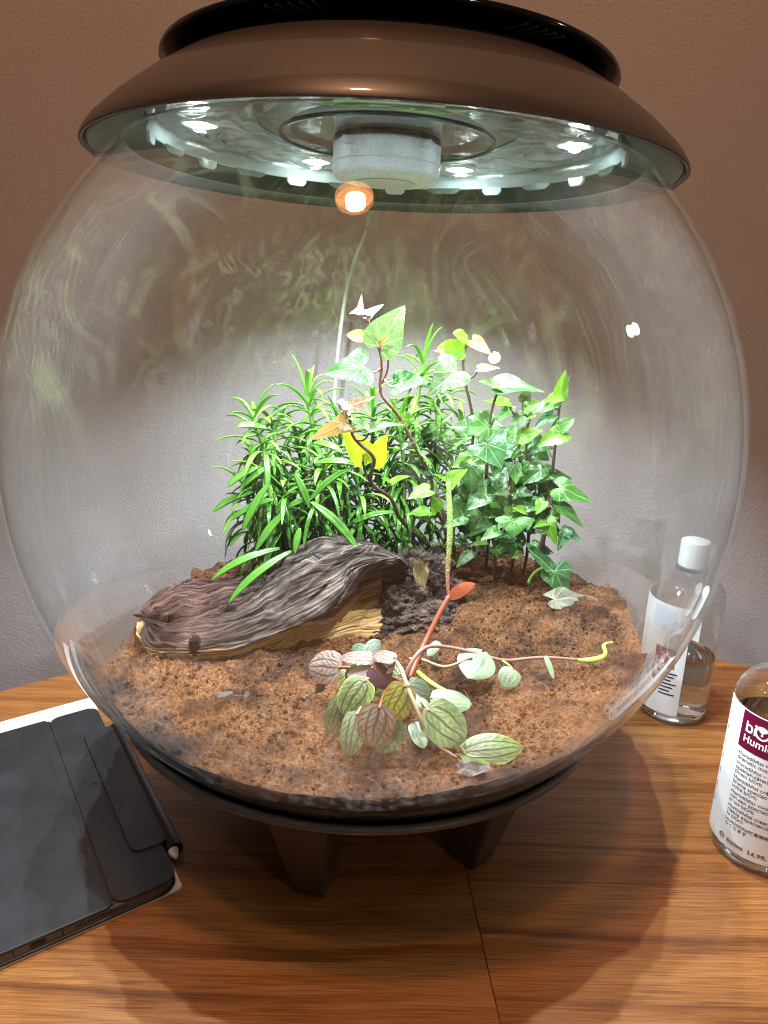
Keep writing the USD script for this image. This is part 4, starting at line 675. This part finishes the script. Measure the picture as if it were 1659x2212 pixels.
# ------------------------------------------------------------------ the low plant with ribbed leaves in front
cP = lambda u, v: (648 + .3125 * u, 1348 + .3125 * v); cQ = lambda u, v: (622 + .4687 * u, 1199 + .4687 * v)
pep = thing("ribbed_leaf_plant", "low plant with ribbed green, silver and reddish leaves and trailing stems at the front", "plant")
hub = oz(*cP(640, 480), .150)
stemhub = obj("stem", tube(spline([hub + [0, .004, -.02], hub, hub + [.001, -.002, .012]], 8), [.004, .003], 8), STEM_R, pep, smooth=True)
PL = [(265, 300, 70, 290, 200, "pr", .168, .166, dict(face=.75)), (510, 235, 288, 228, 82, "pr", .182, .180, dict(face=.3)), (650, 235, 505, 205, 78, "pr", .186, .186, dict(face=.3)), (622, 290, 338, 345, 92, "pu", .180, .172, dict(face=.5)), (498, 305, 625, 432, 125, "pp", .180, .170, dict(face=.7)),
      (440, 395, 305, 612, 195, "pg", .176, .162, dict(face=.6)), (722, 435, 618, 655, 185, "py", .182, .164, dict(face=.7)), (550, 580, 492, 826, 222, "pr", .172, .152, dict(face=.65)), (392, 625, 338, 896, 150, "pgr", .164, .147, dict(face=.6)), (288, 515, 205, 745, 125, "pgr", .165, .148, dict(face=.6)), (665, 665, 535, 872, 190, "pgr", .160, .146, dict(face=.55)),
      (890, 598, 1132, 795, 245, "pl", .170, .156, dict(face=.6)), (925, 515, 1175, 548, 130, "pw", .158, .154, dict(face=.5)), (758, 425, 900, 480, 125, "pd", .166, .160, dict(face=.55)), (792, 530, 888, 562, 60, "pw", .170, .168, dict(face=.6)), (452, 190, 365, 150, 72, "pd", .164, .164, dict(face=.7)), (470, 190, 545, 112, 82, "pd", .166, .170, dict(face=.7)),
      (1135, 885, 1522, 848, 200, "pg", .148, .149, dict(face=.55, prof="lens")), (790, 690, 855, 848, 95, "pw", .152, .146, dict(face=.5)), (312, 338, 188, 398, 62, "pg", .160, .154, dict(face=.4)), (395, 290, 320, 385, 75, "pg", .170, .160, dict(face=.6)), (690, 350, 605, 255, 85, "pg", .172, .176, dict(face=.5)),
      (1262, 195, 1165, 362, 235, "pw", .164, .156, dict(face=.75, prof="lens")), (1470, 318, 1412, 425, 132, "pw", .160, .152, dict(face=.8)), (560, 420, 575, 560, 50, "pg", .165, .160, dict(face=.2)), (520, 420, 600, 500, 80, "pgr", .160, .152, dict(face=.5))]
for (u, v, tu, tv, w_, m_, zb, zt, o) in PL:
    A_, B_ = oz(*cP(u, v), zb), oz(*cP(tu, tv), zt); lf = arc_leaf(A_, B_ + (B_ - A_) * .06, w_ * .3125 * 1.20, m_, pep, **o)
    if np.linalg.norm(A_ - hub) < .075 and m_ != "pw": obj("petiole", tube(spline([hub + [0, 0, .004], (hub + A_) / 2 + [0, .002, .006], A_], 9), [.0013, .0010], 6), STEM_R if m_ in ("pr", "pu", "py", "pp") else STEM_T, lf, smooth=True)
lf = arc_leaf(oz(*cQ(692, 402), .158), oz(*cQ(645, 466), .152), 22, "pw", pep, face=.5)
lf = arc_leaf(oz(*cQ(1190, 470), .160), oz(*cQ(1226, 570), .150), 12, "pw", pep, face=.3)
def zpath(conv, pts): return [oz(*conv(u, v), z) for u, v, z in pts]
obj("runner", tube(spline(zpath(cQ, ((540, 575, .155), (570, 495, .166), (620, 435, .172), (700, 420, .170), (800, 436, .166), (900, 462, .162), (1000, 485, .158), (1100, 477, .158), (1200, 473, .158), (1345, 484, .156))), 60), [.0015, .0012, .0010], 8), STEM_P, pep, smooth=True)
obj("runner_tip", tube(spline(zpath(cQ, ((1340, 484, .156), (1400, 484, .157), (1445, 472, .158), (1464, 450, .159), (1455, 420, .160), (1497, 402, .163))), 30), [.0012, .0022, .0020, .0014, .0016, .0005], 8), STEM_Y, pep, smooth=True)
obj("runner", tube(spline(zpath(cQ, ((478, 478, .182), (515, 515, .184), (545, 590, .182), (580, 680, .176), (612, 760, .168), (640, 830, .156), (700, 888, .146), (765, 925, .144), (803, 985, .143))), 50), [.0012, .0014, .0011, .0006], 7), STEM_T, pep, smooth=True)
obj("runner", tube(spline(zpath(cQ, ((765, 922, .144), (790, 918, .145), (815, 912, .148))), 8), [.0007, .0006], 6), STEM_T, pep, smooth=True)
obj("runner", tube(spline(zpath(cQ, ((600, 540, .158), (660, 590, .158), (740, 635, .158))), 12), [.0018, .0016], 7), STEM_Y, pep, smooth=True)
obj("runner", tube(spline(zpath(cQ, ((560, 480, .160), (640, 490, .160), (720, 515, .160), (790, 495, .161), (850, 470, .164))), 20), [.0013, .0009], 7), STEM_T, pep, smooth=True)
obj("runner", tube(spline(zpath(cQ, ((985, 485, .158), (1015, 505, .159), (1035, 528, .160))), 8), [.0009, .0007], 6), STEM_Y, pep, smooth=True)
node = at(*cQ(742, 190), .452)
obj("stalk", tube(spline([oz(*cQ(562, 575), .152), at(*cQ(600, 470), .425), at(*cQ(640, 385), .435), at(*cQ(690, 285), .444), node], 24), [.0022, .0020, .0019], 9), STEM_R, pep, smooth=True)
sp_ = spline([node, at(967, 1235, .456), at(972, 1150, .462), at(971, 1095, .466), at(969, 1042, .470)], 60)
SPIKE = mat("spike_green", {"g": ("geometry", {}), "s": ("separate_xyz", {}), "mr": ("map_range", {"from_min": .205, "from_max": .245, "to_min": 0.0, "to_max": 1.0, "clamp": True}), "n": ("noise_texture", {"scale": 900.0}), "r": ("rgb_ramp", {"ramp": [(0, (0.42, 0.13, 0.07)), (.35, (0.30, 0.24, 0.08)), (1, (0.26, 0.40, 0.09))]}),
    "b": ("bump", {"strength": .8, "distance": .0012}), "p": ("principled_bsdf", {"roughness": .6})}, [("g.position", "s.vector"), ("s.z", "mr.value"), ("mr.result", "r.fac"), ("r.color", "p.base_color"), ("g.position", "n.vector"), ("n.fac", "b.height"), ("b.normal", "p.normal")])
vv1, ff1 = tube(sp_, [.0011, .0016, .0021, .0022, .0016], 10); vv1 = vv1 + .0005 * (meshkit.noise(vv1 * 900, 3)[:, None] - .5) * 1.5
obj("flower_spike", (vv1, ff1), SPIKE, pep, smooth=True)
arc_leaf(node, at(*cQ(862, 132), .436), 30, "po", pep, face=.7, prof="lens", label="folded orange-red young leaf")
ivy(iv, [], cD, .3, s3)
# ------------------------------------------------------------------ fallen leaves
def fallen(label, A_, B_, w_, m_, shape, **o):
    x = thing("fallen_leaf", label, "dry leaf", A_); broad_leaf(A_, B_, w_, m_, x, shape, name="blade", **o)
fallen("large grey-olive dried leaf lying on the soil under the ivy", oz(*cD(1180, 2075), .163), oz(*cD(1556, 2068), .161), 46, "dry", "h", face=.5, fold=.1, ripple=.06)
fallen("curled yellow-brown dead leaf hanging beside the dark root", at(903, 1212, .535), at(912, 1308, .525), 14, "brown", "k", face=.7, fold=.8, ripple=.08)
fallen("small tan dead leaf standing behind the dark root", at(930, 1215, .59), at(950, 1255, .58), 22, "brown", "h", face=.7, ripple=.1)
fallen("shrivelled grey leaf on the soil at the front rim of the bowl", oz(*cQ(800, 985), .146), oz(*cQ(950, 985), .149), 34, "grey", "h", face=.6, fold=.3, ripple=.12)
fallen("small shrivelled dark purple leaf beside the ribbed-leaf plant", oz(*cQ(690, 475), .162), oz(*cQ(680, 545), .150), 26, "grey", "h", face=.6, fold=.5, ripple=.14)
fallen("dark olive dead leaf under the left edge of the ribbed-leaf plant", oz(*cP(200, 400), .158), oz(*cP(85, 490), .148), 22, "grey", "h", face=.4, fold=.4, ripple=.1)
fallen("small dark wood chip lying on the soil in front of the driftwood", oz(470, 1505, .147), oz(505, 1492, .147), 10, "chip", "r", face=.3, fold=.1)
fallen("tiny dark curled chip on the soil right of the wood chip", oz(530, 1507, .147), oz(535, 1490, .147), 10, "chip", "r", face=.3, fold=.3)
# ------------------------------------------------------------------ cable behind the bowl
CABLE = plain("cable_white", (0.55, 0.62, 0.55), 0.35)
cb = thing("lamp_cable", "thin pale cable hanging down behind the globe bowl from its lid", "cable", at(800, 455, .775))
cp = [at(806, 430, .772), at(802, 455, .775), at(796, 485, .777), at(775, 540, .779), at(750, 620, .780), at(740, 680, .781), at(732, 740, .782), at(726, 800, .783), at(722, 860, .784), at(718, 960, .786), at(716, 1080, .788)]
cp.append(np.array([cp[-1][0], .788, .004]))
obj("cable", tube(spline(cp, 80), .0021, 9), CABLE, cb, smooth=True)
sr_ = spline(cp[:4], 30)[2:17]; obj("strain_relief", tube(sr_, [.0045, .0040, .0034, .0028], 10), CABLE, cb, smooth=True)
for k in range(2, 14, 2): obj("relief_ring", tube([sr_[k] - (sr_[k] - sr_[k - 1]) * .4, sr_[k] + (sr_[k] - sr_[k - 1]) * .0], [.0047 - .0001 * k], 12), CABLE, cb, smooth=False)

# ------------------------------------------------------------------ tablet in its folio, sheet below it
TO = np.array([-0.1352, 0.3825, 0.0]); TE = np.array([-0.5618, 0.8273, 0]); TA = np.array([-0.8273, -0.5618, 0])     # corner, towards the back, towards the left
def tab(pts): p = np.asarray(pts, float); return TO + p[:, :1] * TA + p[:, 1:2] * TE + p[:, 2:3] * np.array([0, 0, 1.0])
LEATHER = mat("folio", {"g": ("geometry", {}), "n": ("noise_texture", {"scale": 30.0, "detail": 4.0, "roughness": .65}), "n2": ("noise_texture", {"scale": 1500.0, "detail": 2.0}), "r": ("rgb_ramp", {"ramp": [(.3, (0.017, 0.017, 0.020)), (.55, (0.021, 0.022, 0.026)), (.75, (0.030, 0.031, 0.037))]}),
    "rr": ("map_range", {"from_min": .3, "from_max": .7, "to_min": .46, "to_max": .54}), "v": ("voronoi_texture", {"scale": 260.0}), "du": ("map_range", {"from_min": .05, "from_max": .02, "to_min": 0.0, "to_max": .35, "clamp": True}), "m": ("mix", {"mix_type": "mix", "color2": (.25, .25, .26)}),
    "b": ("bump", {"strength": .18, "distance": .0003}), "p": ("principled_bsdf", {})},
    [("g.position", "n.vector"), ("g.position", "n2.vector"), ("g.position", "v.vector"), ("v.distance", "du.value"), ("du.result", "m.fac"), ("n.fac", "r.fac"), ("r.color", "m.color1"), ("m.color", "p.base_color"), ("n.fac", "rr.value"), ("rr.result", "p.roughness"), ("n2.fac", "b.height"), ("b.normal", "p.normal")])
ALU = plain("dark_aluminium", (0.13, 0.12, 0.12), 0.4, metallic=0.4); SLOT = plain("slot_black", (0.004, 0.004, 0.004), 0.5)
def plate(a0, a1, e0, e1, z0, z1, rad, bev=.0008, corners=(1, 1, 1, 1)):
    P = sbox(a0 + rad, e0 + rad, a1 - rad, e1 - rad).buffer(rad, 10) if rad else sbox(a0, e0, a1, e1)
    for c, (x, y) in zip(corners, ((a0, e0), (a1, e0), (a1, e1), (a0, e1))):
        if not c: P = P.union(sbox(min(x, x + (1 if x == a0 else -1) * rad * 1.2), min(y, y + (1 if y == e0 else -1) * rad * 1.2), max(x, x + (1 if x == a0 else -1) * rad * 1.2), max(y, y + (1 if y == e0 else -1) * rad * 1.2)))
    V, F, n0 = [], [], 0
    rings = []
    for ins, z in ((0, z0), (0, z1 - bev), (bev * .3, z1 - bev * .3), (bev, z1)):
        c = np.array(P.buffer(-ins if ins else 0).exterior.coords)[:-1]; rings.append((c, z))
    m = max(len(r[0]) for r in rings)
    from shapely.geometry import LineString
    out = []
    for c, z in rings:
        ls = LineString(np.vstack([c, c[:1]])); q = np.array([ls.interpolate(t, normalized=True).coords[0] for t in np.linspace(0, 1, 240, endpoint=False)])
        k = np.argmin(np.linalg.norm(q - [a0 + rad, e0], axis=1)); q = np.roll(q, -k, 0); out.append(np.c_[q, np.full(240, z)])
    v = np.vstack(out); f = grid_faces(4, 240, True); f = np.vstack([f[:, [0, 1, 2]], f[:, [0, 2, 3]]])
    cen = np.array([[(a0 + a1) / 2, (e0 + e1) / 2, z1], [(a0 + a1) / 2, (e0 + e1) / 2, z0]]); v = np.vstack([v, cen]); b = 3 * 240
    f = np.vstack([f, [[b + j, b + (j + 1) % 240, 960] for j in range(240)], [[(j + 1) % 240, j, 961] for j in range(240)]])
    return tab(v), f[:, ::-1]
sheet = thing("white_card", "white card sheet lying on the table under the black tablet", "card", tab([[0, 0, 0]])[0])
obj("sheet", plate(-.0022, .185, .0008, .284, .0002, .0022, .001, .0003), plain("card_white", (0.70, 0.68, 0.68), .5), sheet, smooth=30)
tb = thing("tablet", "tablet in a black folio cover lying on the table at the left", "tablet", tab([[0, 0, 0]])[0])
obj("back_plate", plate(.0, .179, 0, .248, .0023, .0042, .012), LEATHER, tb, smooth=35)
body = obj("body", plate(.0012, .178, .0012, .247, .0043, .0098, .012), ALU, tb, smooth=35)
obj("cover_panel", plate(.0442, .179, .0004, .248, .0100, .0122, .004), LEATHER, tb, smooth=35)
obj("cover_panel", plate(.0004, .0432, .0004, .248, .0100, .0122, .010), LEATHER, tb, smooth=35)
obj("cover_hinge", plate(.0425, .0450, .002, .2465, .0100, .0113, .001, .0003), LEATHER, tb, smooth=35)
obj("flap", plate(-.0060, .0215, .0370, .2060, .0123, .0136, .008, .0006), LEATHER, tb, smooth=35)
obj("inner_seam", plate(.0450, .0520, .0015, .2470, .01222, .01245, .003, .0001), LEATHER, tb, smooth=35)
lp = tube(tab([[-.0065, .030, .0082], [-.0065, .206, .0082]]), [.0062], 14)
obj("pen_loop", lp, BLACK_SATIN, tb, smooth=30)
pen = thing("stylus", "white stylus pen whose tip shows at the end of the loop on the tablet cover", "stylus", tab([[-.0065, .03, 0]])[0])
obj("barrel", tube(tab([[-.0050, .0285, .0080], [-.0050, .198, .0080]]), [.0038], 14), LABEL_WHITE, pen, smooth=30)
obj("tip", tube(tab([[-.0050, .0225, .0080], [-.0050, .0284, .0080]]), [.0012, .0038], 14), LABEL_WHITE, pen, smooth=30)
def edge_slot(name, a, w_, h_, z=.0071):
    c = sbox(-w_ / 2 + h_ / 2, -.00001, w_ / 2 - h_ / 2, .00001).buffer(h_ / 2, 6) if w_ > h_ else Point(0, 0).buffer(h_ / 2, 6)
    e = trimesh.creation.extrude_polygon(c, .0006, engine="earcut"); v = e.vertices
    obj(name, (tab(np.c_[a + v[:, 0], .0013 - v[:, 2], z + v[:, 1]]), e.faces), SLOT, body, smooth=False)
edge_slot("usb_port", .0887, .0095, .0030)
for k in range(14): edge_slot("speaker_hole", .0355 + k * .00235, .0015, .0013)
for a in (.0745, .1025): obj("antenna_line", (tab(np.array([[a - .0004, .0011, .0046], [a + .0004, .0011, .0046], [a + .0004, .0011, .0096], [a - .0004, .0011, .0096], [a - .0004, .0016, .0046], [a + .0004, .0016, .0046], [a + .0004, .0016, .0096], [a - .0004, .0016, .0096]])), np.array([[0, 1, 2], [0, 2, 3], [4, 6, 5], [4, 7, 6], [0, 4, 5], [0, 5, 1], [3, 2, 6], [3, 6, 7], [0, 3, 7], [0, 7, 4], [1, 5, 6], [1, 6, 2]])), SLOT, body, smooth=False)

# ------------------------------------------------------------------ bottles
PET = pane("bottle_clear", 0.09, (0.96, 0.97, 0.97), 0.02, smear_haze=0.10); LIQ = mat("clear_liquid", {"p": ("principled_bsdf", {"base_color": (0.97, 0.985, 0.985), "roughness": 0.0, "transmission_weight": 1.0, "ior": 1.33})})  # whitish haze on the bottle is reflected light painted as a diffuse layer
BR = .0345
BPROF = [[.001, .0035], [.018, .0030], [.0235, .0008], [.0285, .0006], [.0325, .0030], [BR, .0085], [BR, .1262], [.0340, .1302], [.0322, .1355], [.0285, .1412], [.0235, .1460], [.0180, .1500], [.0150, .1530], [.0133, .1565], [.0130, .160]]
def dense(p, k=6):
    p = np.asarray(p, float); out = []
    for i in range(len(p) - 1): out.append(p[i] + (p[i + 1] - p[i]) * np.linspace(0, 1, k, endpoint=False)[:, None])
    return np.vstack(out + [p[-1:]])
def cyl_patch(c, r, a0, a1, z0, z1, thick=.00025, n=60):
    a = np.linspace(a0, a1, n); V = []
    for q in a:
        for rr_, z in ((r, z0), (r + thick, z0), (r + thick, z1), (r, z1)): V.append([c[0] + rr_ * math.cos(q), c[1] + rr_ * math.sin(q), z])
    f = grid_faces(n, 4, True); f = np.vstack([f[:, [0, 1, 2]], f[:, [0, 2, 3]], [[0, 2, 1], [0, 3, 2]], [[4 * n - 4, 4 * n - 3, 4 * n - 2], [4 * n - 4, 4 * n - 2, 4 * n - 1]]])
    return np.array(V), f[:, ::-1]
def wrap(tm, c, r, a0, z0, rot=False):
    v = tm.vertices.copy()
    if rot: v = np.c_[-v[:, 1], v[:, 0], v[:, 2]]
    a = a0 + v[:, 0] / r; rad = r + v[:, 2]
    return np.c_[c[0] + rad * np.cos(a), c[1] + rad * np.sin(a), z0 + v[:, 1]], tm.faces
def cjk_text(text, height, depth):
    try:
        from PIL import Image, ImageDraw, ImageFont
        from shapely import affinity, union_all, box as vbox
        font = ImageFont.truetype(glob.glob("/opt/blender-*/*/datafiles/fonts/Noto Sans CJK*")[0], 64)
        x0, y0, x1, y1 = font.getbbox(text, anchor="ls"); im = Image.new("L", (int(x1 - x0) + 8, int(y1 - y0) + 8)); ImageDraw.Draw(im).text((4 - x0, 4 - y0), text, 255, font, anchor="ls")
        on = np.pad(np.asarray(im) > 127, ((0, 0), (1, 1))).astype(np.int8); rows, st_ = np.nonzero(np.diff(on, axis=1) == 1); en = np.nonzero(np.diff(on, axis=1) == -1)[1]
        shp = union_all(vbox(st_, -rows - 1, en, -rows)).simplify(.7); s = height / 48
        shp = affinity.affine_transform(shp, [s, 0, 0, s, -4 * s, (4 - y0) * s])
        return trimesh.util.concatenate([trimesh.creation.extrude_polygon(g, depth, engine="earcut") for g in getattr(shp, "geoms", [shp])])
    except Exception: return None
def bottle(name, label, c, fill, a_mid, half):
    c = np.array([c[0], c[1], 0]); b = thing(name, label, "bottle", c)
    pr = dense(BPROF); obj("body", lathe(pr, 96, c[:2]), PET, b, smooth=50)
    z = pr[:, 1]; k = z <= fill; ip = pr[k] + np.array([-.0012, .0012]); ip[:, 0] = np.maximum(ip[:, 0], .0008); ip = np.vstack([ip, [[ip[-1, 0], fill], [.0008, fill]]]); obj("liquid", lathe(ip, 96, c[:2]), LIQ, b, smooth=50)
    cp_ = [[.0008, .1575], [.0120, .1575], [.0132, .1582], [.0134, .160], [.0132, .1812], [.0126, .1826], [.0110, .1832], [.0008, .1832]]
    obj("cap", lathe(cp_, 64, c[:2]), WHITE_PLASTIC_W, b, smooth=40)
    obj("neck_ring", lathe([[.0134, .1545], [.0158, .1548], [.0158, .1562], [.0134, .1566]], 64, c[:2], closed=True), PET, b, smooth=40)
    lb = obj("label", cyl_patch(c, BR + .0002, a_mid - half, a_mid + half, .0125, .1258, n=90), LABEL_WHITE, b, smooth=30)
    return b, lb, c
WHITE_PLASTIC_W = plain("cap_white", (0.60, 0.60, 0.61), 0.3)
bf, lb, c = bottle("liquid_bottle", "clear bottle with a maroon banner on its white label, at the right edge", (.2915, .4365), .110, math.radians(-90), 1.95)
R1 = BR + .00046
A0 = math.atan2(-c[1], -c[0]) - math.radians(40)                    # where the lines of print start
obj("banner", cyl_patch(c, BR + .00044, A0 - .06, A0 + 1.6, .0965, .1252, n=50), MAROON, lb, smooth=30)
def put(text, h_, a, z, m_, nm="text", bold=False, depth=.00012, lift=.0):
    tm = meshkit.text_mesh(text, h_, depth, bold); obj(nm, wrap(tm, c, R1 + lift, a, z), m_, lb, smooth=False)
put("bi", .0078, A0 + .03, .1105, WHITE_INK, lift=.00022, bold=True)
th = np.linspace(0, 2 * np.pi, 40)
def ringmesh(cx, cy, ro, ri_): 
    e = trimesh.creation.extrude_polygon(Point(cx, cy).buffer(ro, 16).difference(Point(cx + ri_ * .05, cy).buffer(ri_, 16)).difference(sbox(cx - ro * .15, cy + ro * .5, cx + ro * .7, cy + ro * 1.2)), .00012, engine="earcut"); return e
obj("logo_ring", wrap(ringmesh(.0046, .0038, .0052, .0038), c, R1 + .00022, A0 + .26, .1105), WHITE_INK, lb, smooth=False)
for x, y, r in ((.0046, .0066, .0024), (.0030, .0070, .0016), (.0062, .0068, .0018), (.0048, .0044, .0008), (.0048, .0026, .0008)): obj("logo_leaf", wrap(trimesh.creation.extrude_polygon(Point(x, y).buffer(r, 6), .00012, engine="earcut"), c, R1 + .00036, A0 + .26, .1105), WHITE_INK, lb, smooth=False)
put("rb", .0078, A0 + .56, .1105, WHITE_INK, lift=.00022, bold=True)
put("Humidimist", .0052, A0 + .03, .1022, WHITE_INK, lift=.00022, bold=True)
LINES = ["HumidiMist to create a", "dramatic mist in your", "HumidiMist – für einen", "spektakulären Nebel in", "Ihrem biOrb", "HumidiMist crée une", "brume spectaculaire", "votre biOrb", "HumidiMist voor het", "van een spectaculaire", "in uw biOrb", "HumidiMist creará una", "niebla espectacular en", "tu biOrb", "HumidiMist "]
GAPS = [0, 1, 2.25, 3.25, 4.25, 5.5, 6.5, 7.5, 8.75, 9.75, 10.75, 12.0, 13.0, 14.0, 15.25]
for tx, g_ in zip(LINES, GAPS): put(tx, .0026, A0 - .01, .0905 - g_ * .00372, INK)
for tx, a, z in (("で高微細な霧を", A0 + .50, .0905 - 15.25 * .00372), ("つくります", A0 - .01, .0905 - 16.25 * .00372)):
    tm = cjk_text(tx, .0026, .00012)
    if tm is not None: obj("text", wrap(tm, c, R1, a, z), INK, lb, smooth=False)
put("500ml  16.9fl. oz.", .0031, A0 + .10, .0170, INK, bold=True)
em = trimesh.creation.extrude_polygon(Point(.0022, .0018).buffer(.0024, 10).difference(Point(.0022, .0018).buffer(.0018, 10)).difference(sbox(.0022, .0002, .006, .0014)).union(sbox(.0002, .0014, .0044, .0021)), .00012, engine="earcut"); obj("text", wrap(em, c, R1, A0 - .08, .0170), INK, lb, smooth=False)
for k in range(7):
    tm = meshkit.text_mesh("llll ll", .0016, .00012); obj("small_print", wrap(tm, c, R1, A0 - .52, .036 + k * .0125, True), INK, lb, smooth=False)
obj("back_mark", cyl_patch(c, BR - .0012, A0 + math.radians(150), A0 + math.radians(178), .119, .1275, n=12), BLUE_PATCH, bf, smooth=30)  # small blue patch on the inner back wall of the bottle
b2_, lb2, c = bottle("liquid_bottle", "clear half-full bottle with a white cap standing behind the globe bowl", (.2975, .6250), .066, math.radians(-172), 1.2)
obj("banner", cyl_patch(c, BR + .00044, math.radians(-150), math.radians(-118), .062, .082, n=20), MAROON, lb2, smooth=30)
obj("badge", cyl_patch(c, BR + .00044, math.radians(-162), math.radians(-126), .100, .123, n=20), plain("badge_blue", (0.55, 0.66, 0.80), .4), lb2, smooth=30)
for k in range(7): obj("print_line", cyl_patch(c, BR + .00044, math.radians(-136), math.radians(-112 - (k % 3) * 4), .056 - k * .0037, .0572 - k * .0037, n=10), INK, lb2, smooth=False)
obj("back_label", cyl_patch(c, BR + .0002, math.radians(35), math.radians(125), .022, .090, n=40), LABEL_WHITE, b2_, smooth=30)
